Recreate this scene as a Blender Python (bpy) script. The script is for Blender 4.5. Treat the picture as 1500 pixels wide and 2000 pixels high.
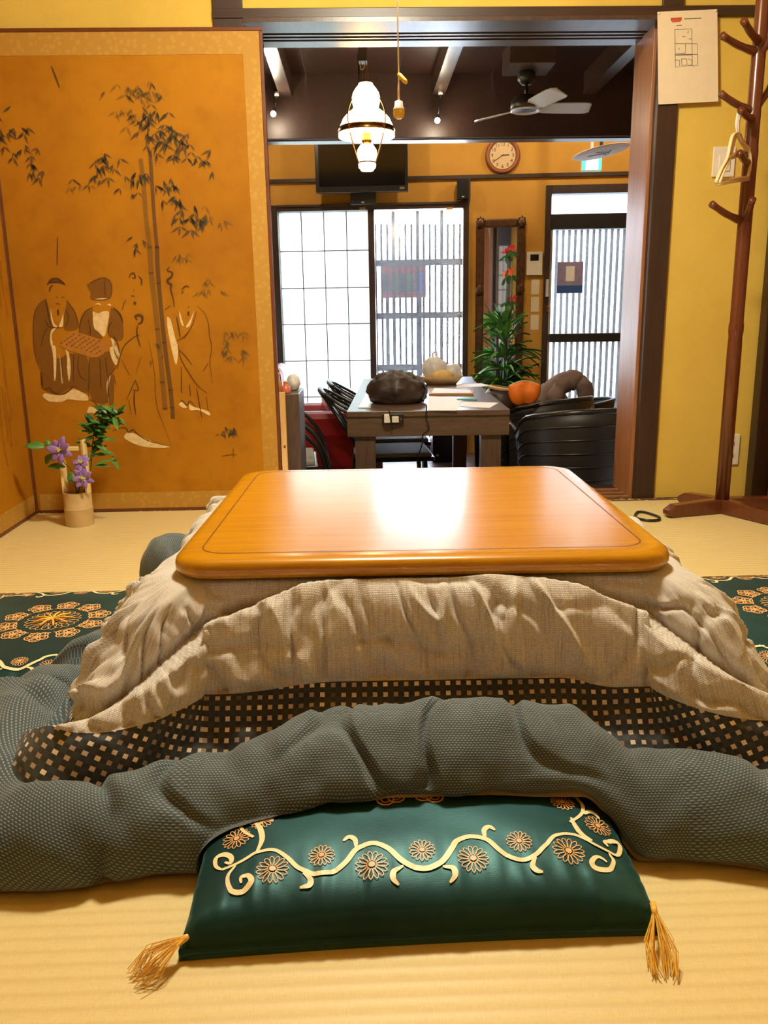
import bpy, math, random
import numpy as np
from mathutils import Vector, Matrix, noise
rnd = random.Random(7)
sc = bpy.context.scene
for o in list(bpy.data.objects): bpy.data.objects.remove(o)
col = sc.collection
# ------------------------------------------------------------------ camera
F_PX, EYE = 1600.0, 0.75
def cam_axes(yaw, pitch, roll):
    y, p, r = [math.radians(a) for a in (yaw, pitch, roll)]
    F = Vector((math.sin(y)*math.cos(p), math.cos(y)*math.cos(p), -math.sin(p)))
    R = Vector((math.cos(y), -math.sin(y), 0)); U = R.cross(F)
    return R*math.cos(r)+U*math.sin(r), U*math.cos(r)-R*math.sin(r), F
CR, CU, CF = cam_axes(1.5, 13.4, -0.9)
cd = bpy.data.cameras.new('camera'); cam = bpy.data.objects.new('camera', cd); col.objects.link(cam)
cd.sensor_fit = 'VERTICAL'; cd.sensor_height = 36.0; cd.lens = 36.0*F_PX/2000.0; cd.clip_start = 0.02
cam.matrix_world = Matrix(((CR.x, CU.x, -CF.x, 0), (CR.y, CU.y, -CF.y, 0), (CR.z, CU.z, -CF.z, EYE), (0, 0, 0, 1)))
sc.camera = cam
def ray(u, v): return CF+CR*((u-750)/F_PX)-CU*((v-1000)/F_PX)
def pz(u, v, z): r = ray(u, v); return r*((z-EYE)/r.z)+Vector((0, 0, EYE))
def py(u, v, y): r = ray(u, v); return r*(y/r.y)+Vector((0, 0, EYE))
# ------------------------------------------------------------------ world, lights, exposure
w = bpy.data.worlds.new('daylight'); sc.world = w; w.use_nodes = True
w.node_tree.nodes['Background'].inputs[0].default_value = (0.86, 0.93, 1.0, 1)
w.node_tree.nodes['Background'].inputs[1].default_value = 30.0
sc.view_settings.view_transform = 'Standard'; sc.view_settings.look = 'None'
sc.view_settings.gamma = 1; sc.view_settings.use_curve_mapping = False
sc.view_settings.exposure = 0.0
def light(name, kind, loc, power, color, size=0.1, rot=(0, 0, 0)):
    d = bpy.data.lights.new(name, kind); d.energy = power; d.color = color
    if kind == 'AREA': d.shape = 'DISK'; d.size = size
    elif kind in ('POINT', 'SPOT'): d.shadow_soft_size = size
    o = bpy.data.objects.new(name, d); o.location = loc; o.rotation_euler = rot; col.objects.link(o); return o
light('ceiling_lamp_light', 'AREA', (0.10, 1.95, 2.14), 40, (1.0, 0.94, 0.73), 0.30)
light('ceiling_lamp_globe_light', 'POINT', (0.10, 1.95, 2.22), 57, (1.0, 0.94, 0.73), 0.14)
# ------------------------------------------------------------------ materials
MATS = {}
def lin(c): return tuple((x/12.92 if x <= .04045 else ((x+.055)/1.055)**2.4) for x in [k/255 for k in c])
class NT:
    def __init__(s, name):
        s.m = bpy.data.materials.new(name); s.m.use_nodes = True; s.t = s.m.node_tree
        s.b = s.t.nodes['Principled BSDF']; s.out = s.t.nodes['Material Output']; MATS[name] = s.m
    def n(s, typ, **k):
        x = s.t.nodes.new(typ)
        for a, b in k.items():
            if a in x.inputs: x.inputs[a].default_value = b
            else: setattr(x, a, b)
        return x
    def l(s, a, b): s.t.links.new(a, b)
    def coord(s, kind='Object', scale=(1, 1, 1), rot=(0, 0, 0)):
        tc = s.n('ShaderNodeTexCoord'); mp = s.n('ShaderNodeMapping')
        mp.inputs['Scale'].default_value = scale; mp.inputs['Rotation'].default_value = rot
        s.l(tc.outputs[kind], mp.inputs[0]); return mp.outputs[0]
    def noise(s, vec, scale=5, detail=4, rough=.55):
        x = s.n('ShaderNodeTexNoise'); x.inputs['Scale'].default_value = scale; x.inputs['Detail'].default_value = detail
        x.inputs['Roughness'].default_value = rough; s.l(vec, x.inputs['Vector']); return x.outputs['Fac']
    def ramp(s, fac, stops):
        x = s.n('ShaderNodeValToRGB'); e = x.color_ramp.elements
        while len(e) < len(stops): e.new(.5)
        for i, (p, c) in enumerate(stops): e[i].position = p; e[i].color = (*c, 1) if len(c) == 3 else c
        s.l(fac, x.inputs[0]); return x.outputs[0]
    def math(s, op, a, b=None, c=None):
        x = s.n('ShaderNodeMath', operation=op)
        for i, q in enumerate((a, b, c)):
            if q is None: continue
            if isinstance(q, (int, float)): x.inputs[i].default_value = q
            else: s.l(q, x.inputs[i])
        return x.outputs[0]
    def mix(s, fac, a, b):
        x = s.n('ShaderNodeMix', data_type='RGBA')
        for i, q in ((0, fac), (6, a), (7, b)):
            if isinstance(q, (int, float)): x.inputs[i].default_value = q
            elif isinstance(q, tuple): x.inputs[i].default_value = (*q, 1)
            else: s.l(q, x.inputs[i])
        return x.outputs[2]
    def bump(s, h, dist=.002, strength=.6):
        x = s.n('ShaderNodeBump'); x.inputs['Distance'].default_value = dist; x.inputs['Strength'].default_value = strength
        s.l(h, x.inputs['Height']); s.l(x.outputs[0], s.b.inputs['Normal'])
    def base(s, c):
        if isinstance(c, tuple): s.b.inputs['Base Color'].default_value = (*c, 1)
        else: s.l(c, s.b.inputs['Base Color'])
    def set(s, **k):
        for a, b in k.items(): s.b.inputs[a.replace('_', ' ')].default_value = b
        return s.m
def plain(name, rgb, rough=.5, metal=0, var=.12, scale=30, **k):
    t = NT(name); c = lin(rgb); v = t.coord()
    f = t.noise(v, scale, 3)
    t.base(t.ramp(f, [(.25, tuple(x*(1-var) for x in c)), (.75, tuple(min(1, x*(1+var)) for x in c))]))
    t.set(Roughness=rough, Metallic=metal, **k); return t.m
def wood(name, c1, c2, sc3=(1, 1, 1), scale=6, rough=.4, bump=.0008, coat=0, **k):
    t = NT(name); v = t.coord(scale=sc3)
    f = t.noise(v, scale, 6, .6); g = t.noise(v, scale*5, 3, .5)
    h = t.math('MULTIPLY_ADD', g, .35, t.math('MULTIPLY', f, .65))
    t.base(t.ramp(h, [(.3, lin(c1)), (.7, lin(c2))])); t.bump(h, bump, .5)
    t.set(Roughness=rough, Coat_Weight=coat, **k); return t.m
def glowing(name, rgb, strength):
    t = NT(name); t.base(tuple(rgb)); t.set(Roughness=.4); t.b.inputs['Emission Color'].default_value = (*rgb, 1)
    t.b.inputs['Emission Strength'].default_value = strength; return t.m
def pane_mat(name, tint, clear, transl, gloss=.06, rough=.05):
    t = NT(name); tr = t.n('ShaderNodeBsdfTransparent'); tr.inputs[0].default_value = (*tint, 1)
    tl = t.n('ShaderNodeBsdfTranslucent'); tl.inputs[0].default_value = (*tint, 1)
    gl = t.n('ShaderNodeBsdfGlossy'); gl.inputs['Roughness'].default_value = rough
    m1 = t.n('ShaderNodeMixShader'); m1.inputs[0].default_value = transl/(clear+transl)
    m2 = t.n('ShaderNodeMixShader'); m2.inputs[0].default_value = gloss
    t.l(tr.outputs[0], m1.inputs[1]); t.l(tl.outputs[0], m1.inputs[2]); t.l(m1.outputs[0], m2.inputs[1]); t.l(gl.outputs[0], m2.inputs[2])
    t.l(m2.outputs[0], t.out.inputs[0]); return t.m
def plaster(name, rgb, rgb2):
    t = NT(name); v = t.coord(); f = t.noise(v, 3, 6, .65); g = t.noise(v, 160, 2)
    t.base(t.ramp(f, [(.3, lin(rgb)), (.72, lin(rgb2))])); t.bump(g, .0012, .5); t.set(Roughness=.9); return t.m
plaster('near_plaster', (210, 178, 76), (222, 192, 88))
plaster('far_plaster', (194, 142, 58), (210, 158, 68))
wood('dark_post', (44, 30, 24), (66, 46, 36), (8, 8, .8), 5, .42)
wood('dark_beam', (44, 30, 24), (66, 46, 36), (.8, 8, 8), 5, .38)
wood('joist', (58, 44, 38), (84, 66, 56), (8, .8, 8), 5, .30)
wood('ceiling_board', (40, 25, 19), (60, 37, 28), (6, .7, 6), 5, .5)
wood('orange_post', (150, 92, 46), (184, 120, 66), (9, 9, .6), 5, .38)
wood('floor_wood', (52, 36, 28), (78, 55, 42), (.8, 7, 7), 5, .35)
wood('screen_frame', (92, 46, 22), (112, 60, 30), (3, 3, 3), 8, .4)
wood('rack_wood', (84, 42, 22), (112, 60, 34), (10, 10, .9), 5, .28, coat=.3)
wood('side_door_wood', (122, 74, 40), (150, 94, 52), (9, 9, .8), 5, .4)
wood('cabinet_wood', (206, 156, 84), (226, 180, 108), (9, 9, .7), 5, .45)
wood('dining_wood', (72, 54, 42), (108, 86, 68), (1.1, 9, 9), 6, .33)
wood('dining_leg_wood', (72, 54, 42), (108, 86, 68), (9, 9, 1), 6, .4)
plain('black_paint', (26, 23, 22), .4)
plain('black_plastic', (16, 16, 17), .3)
plain('chair_black', (30, 28, 26), .3)
plain('chair_seat', (150, 142, 132), .7)
plain('wicker', (34, 30, 28), .5)
plain('red_leather', (142, 22, 26), .28)
plain('white_plastic', (228, 222, 208), .4, var=.03)
plain('white_metal', (205, 205, 205), .3, var=.04)
plain('beige_plastic', (224, 200, 150), .4, var=.04)
plain('paper', (226, 212, 182), .7, var=.03)
plain('paper_white', (240, 238, 234), .7, var=.02)
plain('print_grey', (120, 112, 100), .8)
plain('print_red', (190, 80, 50), .8)
plain('brass', (190, 140, 60), .25, 1.0)
plain('chrome', (200, 200, 205), .15, 1.0, var=.02)
plain('cord_white', (232, 226, 214), .6)
plain('toggle_wood', (214, 176, 60), .35)
plain('gold_thread', (240, 224, 176), .45, var=.15, scale=900)
plain('orange_thread', (228, 176, 116), .45, var=.15, scale=900)
plain('yellow_silk', (236, 186, 76), .4, var=.2, scale=200)
plain('bamboo', (196, 170, 120), .45, var=.12, scale=25)
plain('bamboo_cut', (228, 204, 140), .5)
plain('petal', (150, 118, 196), .6, var=.25, scale=120)
plain('stamen', (226, 222, 110), .6)
plain('leaf_green', (76, 128, 56), .45, var=.35, scale=40)
plain('leaf_dark', (46, 92, 42), .4, var=.35, scale=40)
plain('palm_green', (96, 160, 56), .45, var=.4, scale=20)
plain('soil', (40, 30, 24), .9)
plain('bag_brown', (52, 38, 34), .45, var=.4, scale=8)
plain('orange_cloth', (236, 120, 20), .6)
plain('kraft', (206, 176, 130), .8)
plain('jacket', (112, 92, 84), .85, var=.25, scale=12)
plain('grey_print', (120, 126, 140), .5)
plain('folder_tan', (176, 128, 84), .7)
plain('teal', (60, 170, 160), .5)
plain('clock_wood', (142, 80, 44), .4)
plain('clock_face', (216, 186, 140), .6, var=.03)
plain('mirror_frame', (86, 56, 36), .35, .4, var=.5, scale=40)
plain('screen_black', (10, 10, 11), .12, var=.02)
plain('orange_flower', (236, 108, 30), .6); plain('red_flower', (204, 48, 36), .6)
plain('slat', (26, 36, 52), .7); plain('slat_dark', (24, 26, 36), .7)
plain('poster_red', (150, 44, 40), .7); plain('poster_dark', (34, 38, 48), .7); plain('poster_blue', (44, 92, 170), .7); plain('poster_green', (70, 96, 60), .7); plain('poster_lilac', (150, 140, 176), .7)
plain('concrete', (190, 190, 188), .8)
plain('bottle_amber', (190, 130, 60), .15); plain('bottle_red', (220, 120, 90), .3); plain('bag_plastic', (225, 225, 228), .3); plain('bread', (232, 196, 130), .7)
plain('sticker', (220, 160, 60), .5)
plain('quilt_lining', (158, 142, 116), .9)
plain('tatami_base', (120, 100, 60), .9)
glowing('bulb', (1.0, .86, .62), 28); glowing('exit_white', (.92, 1.0, .94), 7); glowing('exit_green', (.06, .8, .45), 1.6)
pane_mat('clear_pane', (.93, .96, 1.0), .97, .015); pane_mat('frosted_pane', (.95, .97, 1.0), .38, .6); pane_mat('door_pane', (.42, .44, .46), .9, .08); pane_mat('shoji_pane', (.40, .43, .42), .02, .95, .04, .4)
t = NT('mirror_glass'); t.base((.9, .9, .9)); t.set(Roughness=.03, Metallic=1.0)
# milk glass of the lamp shade and bowl: translucent, with an emission glow added
t = NT('milk_glass'); t.base((.95, .92, .86)); t.set(Roughness=.2, Subsurface_Weight=0.0)
_tl = t.n('ShaderNodeBsdfTranslucent'); _tl.inputs[0].default_value = (1, .95, .86, 1); _mx = t.n('ShaderNodeMixShader'); _mx.inputs[0].default_value = .7
t.l(t.b.outputs[0], _mx.inputs[1]); t.l(_tl.outputs[0], _mx.inputs[2])
_em = t.n('ShaderNodeEmission'); _em.inputs[0].default_value = (1, .9, .72, 1); _em.inputs[1].default_value = 1.6; _ad = t.n('ShaderNodeAddShader')
t.l(_mx.outputs[0], _ad.inputs[0]); t.l(_em.outputs[0], _ad.inputs[1]); t.l(_ad.outputs[0], t.out.inputs[0])
# tatami: rush rows across the depth, fine fibres along x
t = NT('tatami'); v = t.coord(); sx = t.n('ShaderNodeSeparateXYZ'); t.l(v, sx.inputs[0])
wv = t.math('SINE', t.math('MULTIPLY', sx.outputs[1], 2*math.pi/.022)); wv01 = t.math('MULTIPLY_ADD', wv, .5, .5)
fib = t.noise(t.coord(scale=(14, 420, 1)), 3, 3); blot = t.noise(v, 2.2, 4); fx = t.noise(t.coord(scale=(420, 40, 1)), 2, 2)
c0 = t.ramp(t.math('MULTIPLY_ADD', fib, .5, t.math('MULTIPLY', fx, .5)), [(.3, lin((206, 188, 128))), (.7, lin((228, 212, 156)))])
c1 = t.mix(t.math('MULTIPLY', t.math('POWER', wv01, 3), .30), c0, lin((190, 160, 100)))
t.base(t.mix(t.math('MULTIPLY', blot, .22), c1, lin((198, 176, 108)))); t.bump(wv01, .0012, .5); t.set(Roughness=.48)
# brocade mat border
def brocade(name, a, b, scale):
    t = NT(name); v = t.coord(scale=(1, 1, 1)); x = t.n('ShaderNodeTexVoronoi'); x.inputs['Scale'].default_value = scale; t.l(v, x.inputs['Vector'])
    t.base(t.ramp(x.outputs['Distance'], [(.28, lin(a)), (.45, lin(b))])); t.set(Roughness=.7)
brocade('mat_border', (206, 178, 120), (96, 62, 36), 55); brocade('screen_brocade', (184, 142, 56), (176, 132, 46), 46)
# golden painting ground
t = NT('gold_paper'); v = t.coord(); a = t.noise(v, 1.6, 5, .6); b = t.noise(v, 14, 4); st = t.noise(t.coord(scale=(1, 1, .25)), 7, 4)
c = t.ramp(a, [(.3, lin((150, 95, 10))), (.7, lin((182, 124, 18)))])
c = t.mix(t.math('MULTIPLY', t.ramp(b, [(.5, (0, 0, 0)), (.8, (1, 1, 1))]), .35), c, lin((126, 74, 8)))
t.base(t.mix(t.math('MULTIPLY', t.ramp(st, [(.55, (0, 0, 0)), (.75, (1, 1, 1))]), .25), c, lin((184, 124, 26)))); t.bump(b, .001, .4); t.set(Roughness=.65, Specular_IOR_Level=.2)
def wash(name, rgb, alpha):
    t = NT(name); c = lin(rgb); f = t.noise(t.coord(), 60, 3)
    t.base(t.ramp(f, [(.3, tuple(x*.85 for x in c)), (.7, tuple(x*1.15 for x in c))])); t.set(Roughness=.7, Alpha=alpha); return t.m
wash('ink_dark', (66, 40, 22), .68); wash('ink_mid', (86, 62, 34), .55); wash('ink_pale', (104, 82, 40), .36); wash('robe_wash', (100, 66, 26), .42); wash('pigment_white', (232, 206, 150), .85); wash('scroll_ochre', (176, 116, 34), .9); wash('leaf_ink', (62, 60, 42), .56); wash('leaf_pale', (92, 84, 46), .34)
# lacquered kotatsu wood
t = NT('kotatsu_wood'); v = t.coord(scale=(1.2, 26, 10)); f = t.noise(v, 3, 6, .6); g = t.noise(t.coord(scale=(3, 160, 30)), 3, 3)
h = t.math('MULTIPLY_ADD', g, .4, t.math('MULTIPLY', f, .6))
t.base(t.ramp(h, [(.32, lin((166, 110, 6))), (.68, lin((194, 136, 12)))])); t.set(Roughness=.24, Coat_Weight=.25, Coat_Roughness=.15)
plain('kotatsu_groove', (110, 62, 24), .35)
# quilt cloths: coordinates in metres along and down the cloth
def uvnode(t):
    u = t.n('ShaderNodeUVMap'); s = t.n('ShaderNodeSeparateXYZ'); t.l(u.outputs[0], s.inputs[0]); return u.outputs[0], s.outputs[0], s.outputs[1]
t = NT('quilt_taupe'); uv, U, V = uvnode(t)
wv = t.n('ShaderNodeTexBrick'); wv.inputs['Scale'].default_value = 1.0; wv.inputs['Brick Width'].default_value = .0038; wv.inputs['Row Height'].default_value = .0027; wv.inputs['Mortar Size'].default_value = .0007; wv.inputs['Mortar Smooth'].default_value = 1.0
wv.inputs['Color1'].default_value = (1, 1, 1, 1); wv.inputs['Color2'].default_value = (.62, .62, .62, 1); wv.inputs['Mortar'].default_value = (.3, .3, .3, 1); t.l(uv, wv.inputs['Vector'])
mp = t.n('ShaderNodeMapping'); mp.inputs['Scale'].default_value = (420, 14, 1); t.l(uv, mp.inputs[0]); sl = t.noise(mp.outputs[0], 1, 3)
c = t.mix(wv.outputs[0], lin((154, 150, 144)), lin((226, 222, 214)))
t.base(t.mix(t.math('MULTIPLY', t.ramp(sl, [(.5, (0, 0, 0)), (.7, (1, 1, 1))]), .55), c, lin((134, 122, 106)))); t.bump(wv.outputs[0], .0012, .55); t.set(Roughness=.9, Sheen_Weight=.15)
t = NT('quilt_check'); uv, U, V = uvnode(t); P = .0165
fu = t.math('FRACT', t.math('DIVIDE', U, P)); fv = t.math('FRACT', t.math('DIVIDE', V, P))
sq = t.math('MULTIPLY', t.math('LESS_THAN', fu, .43), t.math('LESS_THAN', fv, .43))
cu = t.math('FLOOR', t.math('DIVIDE', U, P)); cv = t.math('FLOOR', t.math('DIVIDE', V, P)); cc = t.n('ShaderNodeCombineXYZ'); t.l(cu, cc.inputs[0]); t.l(cv, cc.inputs[1])
wn = t.n('ShaderNodeTexWhiteNoise'); t.l(cc.outputs[0], wn.inputs['Vector'])
band = t.math('MULTIPLY', t.math('MAXIMUM', t.math('LESS_THAN', fu, .43), t.math('LESS_THAN', fv, .43)), .6)
lat = t.noise(cc.outputs[0], .35, 2)
alt = t.math('MULTIPLY', t.math('ADD', t.math('MODULO', cv, 2.0), t.math('MODULO', cu, 3.0)), .10)
sqc = t.ramp(t.math('ADD', alt, t.math('MULTIPLY_ADD', wn.outputs[0], .35, t.math('MULTIPLY', lat, .5))), [(.25, lin((84, 76, 72))), (.55, lin((190, 172, 150))), (.80, lin((245, 236, 215)))])
t.base(t.mix(sq, t.mix(band, lin((40, 50, 56)), lin((24, 25, 30))), sqc)); t.set(Roughness=.6, Sheen_Weight=.1)
t = NT('quilt_hem'); uv, U, V = uvnode(t)
row = t.math('DIVIDE', V, .0034); par = t.math('MODULO', t.math('FLOOR', row), 2.0)
fu = t.math('FRACT', t.math('MULTIPLY_ADD', par, .5, t.math('DIVIDE', U, .0052))); fv = t.math('FRACT', row)
dash = t.math('MULTIPLY', t.math('LESS_THAN', fu, .55), t.math('LESS_THAN', t.math('ABSOLUTE', t.math('SUBTRACT', fv, .5)), .17))
mp = t.n('ShaderNodeMapping'); mp.inputs['Scale'].default_value = (6, 6, 1); t.l(uv, mp.inputs[0]); nz = t.noise(mp.outputs[0], 1, 4)
rb = t.math('ABSOLUTE', t.math('SUBTRACT', fv, .5))
c = t.ramp(nz, [(.3, lin((50, 66, 74))), (.7, lin((68, 86, 94)))])
t.base(t.mix(t.math('MULTIPLY', dash, .5), c, lin((190, 190, 178)))); t.bump(rb, .0012, .4); t.set(Roughness=.85, Sheen_Weight=.15)
# satin cushion
t = NT('satin_green'); v = t.coord(scale=(1, 1, 1)); f = t.noise(v, 5, 3); g = t.noise(t.coord(scale=(60, 500, 60)), 2, 2)
t.base(t.ramp(f, [(.3, lin((20, 62, 68))), (.7, lin((34, 82, 86)))])); t.bump(g, .0004, .3); t.set(Roughness=.44, Metallic=.55, Sheen_Weight=.15, Sheen_Roughness=.4); t.b.inputs['Sheen Tint'].default_value = (.3, .75, .72, 1)
M = MATS
# ------------------------------------------------------------------ mesh helpers
def wloc(o):
    p = Vector((0, 0, 0))
    while o is not None: p = p+o.location; o = o.parent
    return p
class MB:
    def __init__(s, T=None): s.v = []; s.f = []; s.T = T; s.uv = None
    def add(s, vs, fs):
        n = len(s.v); s.v += [tuple(s.T @ Vector(p)) if s.T is not None else tuple(p) for p in vs]; s.f += [tuple(i+n for i in f) for f in fs]; return s
    def box(s, c, d, rot=None):
        x, y, z = [k/2 for k in d]; P = [Vector((a*x, b*y, e*z)) for a in (-1, 1) for b in (-1, 1) for e in (-1, 1)]
        if rot is not None:
            R = rot if isinstance(rot, Matrix) else Matrix.Rotation(rot, 3, 'Z'); P = [R @ p for p in P]
        c = Vector(c); return s.add([c+p for p in P], [(0, 1, 3, 2), (4, 6, 7, 5), (0, 4, 5, 1), (2, 3, 7, 6), (0, 2, 6, 4), (1, 5, 7, 3)])
    def span(s, a, b): return s.box([(a[i]+b[i])/2 for i in range(3)], [abs(a[i]-b[i]) for i in range(3)])
    def bar(s, p, q, w_, h_, up=(0, 0, 1)):
        p = Vector(p); q = Vector(q); d = (q-p).normalized(); sd = d.cross(Vector(up))
        if sd.length < 1e-4: sd = d.cross(Vector((1, 0, 0)))
        sd.normalize(); u = sd.cross(d); P = []
        for e in (p, q):
            for a, b in ((-1, -1), (1, -1), (1, 1), (-1, 1)): P.append(e+sd*(a*w_/2)+u*(b*h_/2))
        return s.add(P, [(0, 3, 2, 1), (4, 5, 6, 7), (0, 1, 5, 4), (1, 2, 6, 5), (2, 3, 7, 6), (3, 0, 4, 7)])
    def tube(s, pts, r, n=8, closed=False, flat=1.0):
        pts = [Vector(p) for p in pts]; m = len(pts); rs = r if isinstance(r, (list, tuple)) else [r]*m
        V = []; F = []; prev = None
        for i, p in enumerate(pts):
            a = pts[(i-1) % m] if (closed or i > 0) else p; b = pts[(i+1) % m] if (closed or i < m-1) else p
            d = (b-a).normalized()
            if prev is None:
                sd = d.cross(Vector((0, 0, 1)));
                if sd.length < .05: sd = d.cross(Vector((0, 1, 0)))
            else: sd = prev-d*prev.dot(d)
            sd.normalize(); prev = sd; u = d.cross(sd)
            for k in range(n):
                an = 2*math.pi*k/n; V.append(p+sd*(math.cos(an)*rs[i])+u*(math.sin(an)*rs[i]*flat))
        for i in range(m if closed else m-1):
            j = (i+1) % m
            for k in range(n): F.append((i*n+k, i*n+(k+1) % n, j*n+(k+1) % n, j*n+k))
        if not closed: F.append(tuple(reversed(range(n)))); F.append(tuple((m-1)*n+k for k in range(n)))
        return s.add(V, F)
    def lathe(s, prof, o=(0, 0, 0), n=24, R=None, cap=True):
        V = []; F = []; o = Vector(o)
        for r, z in prof:
            for k in range(n):
                a = 2*math.pi*k/n; p = Vector((r*math.cos(a), r*math.sin(a), z)); V.append(o+(R @ p if R is not None else p))
        for i in range(len(prof)-1):
            for k in range(n): F.append((i*n+k, i*n+(k+1) % n, (i+1)*n+(k+1) % n, (i+1)*n+k))
        if cap: F.append(tuple(reversed(range(n)))); F.append(tuple((len(prof)-1)*n+k for k in range(n)))
        return s.add(V, F)
    def ell(s, c, r, nu=14, nv=9, R=None, f=None):
        V = []; F = []; c = Vector(c)
        for j in range(nv+1):
            th = math.pi*j/nv
            for i in range(nu):
                ph = 2*math.pi*i/nu; d = Vector((math.sin(th)*math.cos(ph), math.sin(th)*math.sin(ph), math.cos(th)))
                k = f(d) if f else 1.0; p = Vector((d.x*r[0], d.y*r[1], d.z*r[2]))*k; V.append(c+(R @ p if R is not None else p))
        for j in range(nv):
            for i in range(nu): F.append((j*nu+i, (j+1)*nu+i, (j+1)*nu+(i+1) % nu, j*nu+(i+1) % nu))
        return s.add(V, F)
    def prism(s, pts, vec):
        n = len(pts); vec = Vector(vec); P = [Vector(p) for p in pts]
        return s.add(P+[p+vec for p in P], [tuple(range(n)), tuple(reversed(range(n, 2*n)))]+[(i, n+i, n+(i+1) % n, (i+1) % n) for i in range(n)])
    def poly(s, pts): return s.add(pts, [tuple(range(len(pts)))])
    def ribbon(s, pts, ws, nrm):
        pts = [Vector(p) for p in pts]; m = len(pts); V = []
        if not isinstance(ws, (list, tuple)): ws = [ws]*m
        for i, p in enumerate(pts):
            d = pts[min(i+1, m-1)]-pts[max(i-1, 0)]; nn = Vector(nrm[i] if isinstance(nrm, list) else nrm); sd = d.cross(nn)
            if sd.length > 0: sd.normalize()
            V += [p+sd*ws[i]/2, p-sd*ws[i]/2]
        return s.add(V, [(2*i, 2*i+2, 2*i+3, 2*i+1) for i in range(m-1)])
    def grid(s, G):
        a = len(G); b = len(G[0]); return s.add([p for r_ in G for p in r_], [(i*b+j, (i+1)*b+j, (i+1)*b+j+1, i*b+j+1) for i in range(a-1) for j in range(b-1)])
    def build(s, name, mat, parent=None, smooth=False, bevel=0, loc=None, solid=0, subsurf=0):
        o_ = wloc(parent) if parent is not None else Vector(loc or (0, 0, 0))
        me = bpy.data.meshes.new(name); me.from_pydata([tuple(Vector(p)-o_) for p in s.v], [], s.f)
        if s.uv is not None:
            L = me.uv_layers.new(name='UVMap'); vi = np.empty(len(me.loops), dtype=np.int32); me.loops.foreach_get('vertex_index', vi)
            L.data.foreach_set('uv', np.asarray(s.uv, dtype=np.float32)[vi].ravel())
        me.validate(); me.materials.append(M[mat] if isinstance(mat, str) else mat)
        if smooth: me.polygons.foreach_set('use_smooth', [True]*len(me.polygons))
        ob = bpy.data.objects.new(name, me); col.objects.link(ob)
        if parent is not None: ob.parent = parent
        elif loc is not None: ob.location = loc
        if solid: m_ = ob.modifiers.new('thickness', 'SOLIDIFY'); m_.thickness = solid; m_.offset = 0
        if bevel: m_ = ob.modifiers.new('edges', 'BEVEL'); m_.width = bevel; m_.segments = 2; m_.limit_method = 'ANGLE'
        if subsurf: m_ = ob.modifiers.new('smooth', 'SUBSURF'); m_.levels = subsurf; m_.render_levels = subsurf
        return ob
def thing(name, label, cat, loc=(0, 0, 0), group=None):
    o = bpy.data.objects.new(name, None); col.objects.link(o); o.location = loc; o.empty_display_size = .05
    return tag(o, label, cat, group)
def tag(o, label, cat, group=None, kind=None):
    o['label'] = label; o['category'] = cat
    if group: o['group'] = group
    if kind: o['kind'] = kind
    return o
def struct(o, label=None):
    o['kind'] = 'structure'
    if label: o['label'] = label
    return o
def group_empty(name, loc=(0, 0, 0)):
    o = bpy.data.objects.new(name, None); col.objects.link(o); o.location = loc; o['kind'] = 'structure'; return o
def copy_tree(o, parent=None):
    c = o.copy(); col.objects.link(c); c.parent = parent
    for ch in [k for k in bpy.data.objects if k.parent == o]: copy_tree(ch, c)
    return c
def lerp(a, b, t_): return a+(b-a)*t_
def sst(a, b, x):
    t_ = min(1, max(0, (x-a)/(b-a))); return t_*t_*(3-2*t_)
def catmull(P, k):
    P = [Vector(p) for p in P]; out = []
    for i in range(len(P)-1):
        a = P[max(i-1, 0)]; b = P[i]; c = P[i+1]; d = P[min(i+2, len(P)-1)]
        for j in range(k):
            t_ = j/k; out.append(.5*((2*b)+(c-a)*t_+(2*a-5*b+4*c-d)*t_*t_+(3*b-a-3*c+d)*t_**3))
    out.append(P[-1]); return out
# ================================================================== NEAR ROOM STRUCTURE
WY, XL, XR, ZC = 3.30, -1.95, 1.69, 2.42
PX0, PX1 = -0.50, -0.393          # post left of the opening
QX0, QX1 = 1.128, 1.205           # post right of the opening
LB, LT = 1.786, 1.832             # lintel bottom and top
fl = MB().span((XL, -1.35, -.42), (XR, WY, -.03)).build('floor', 'tatami_base'); struct(fl, 'tatami mat floor of the raised room')
rows = [(-1.30, -.02), (.0, 2.20), (2.24, 3.255)]
cols = [(XL+.01, -.70), (-.70, 1.12), (1.12, XR-.01)]
cols = [(XL+.01, XR-.01)]
for (y0, y1) in rows:
    for (x0, x1) in cols: MB().span((x0, y0, -.03), (x1, y1, 0)).build('tatami_mat', 'tatami', fl, bevel=.002)
for (y0, y1) in ((2.195, 2.245), (-.025, .005), (3.25, 3.285)): MB().span((XL+.01, y0, -.03), (XR-.01, y1, .0015)).build('mat_border', 'mat_border', fl)
wb = MB().span((XL, WY, 0), (PX0, WY+.09, ZC)).span((QX1, WY, 0), (XR, WY+.09, ZC)).span((PX0, WY, LT), (QX1, WY+.09, ZC))
struct(wb.build('wall_back', 'near_plaster'), 'mustard yellow plaster wall around the wide opening')
struct(MB().span((XL-.1, -1.4, 0), (XL, WY+.1, ZC)).build('wall_left', 'near_plaster'))
struct(MB().span((XR, -1.4, -.4), (XR+.1, WY+.1, ZC)).build('wall_right', 'near_plaster'), 'yellow plaster wall with dark timber frame')
struct(MB().span((XL-.1, -1.5, 0), (XR+.1, -1.4, ZC)).build('wall_front', 'side_door_wood'))
struct(MB().span((XL-.1, -1.5, ZC), (XR+.1, WY+.1, ZC+.1)).build('ceiling', 'cabinet_wood'), 'brown boarded ceiling of the tatami room')
po = MB().span((QX0, WY-.015, 0), (QX1, WY+.10, ZC)).build('trim_1', 'dark_post', bevel=.002); struct(po, 'dark timber post right of the opening')
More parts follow.
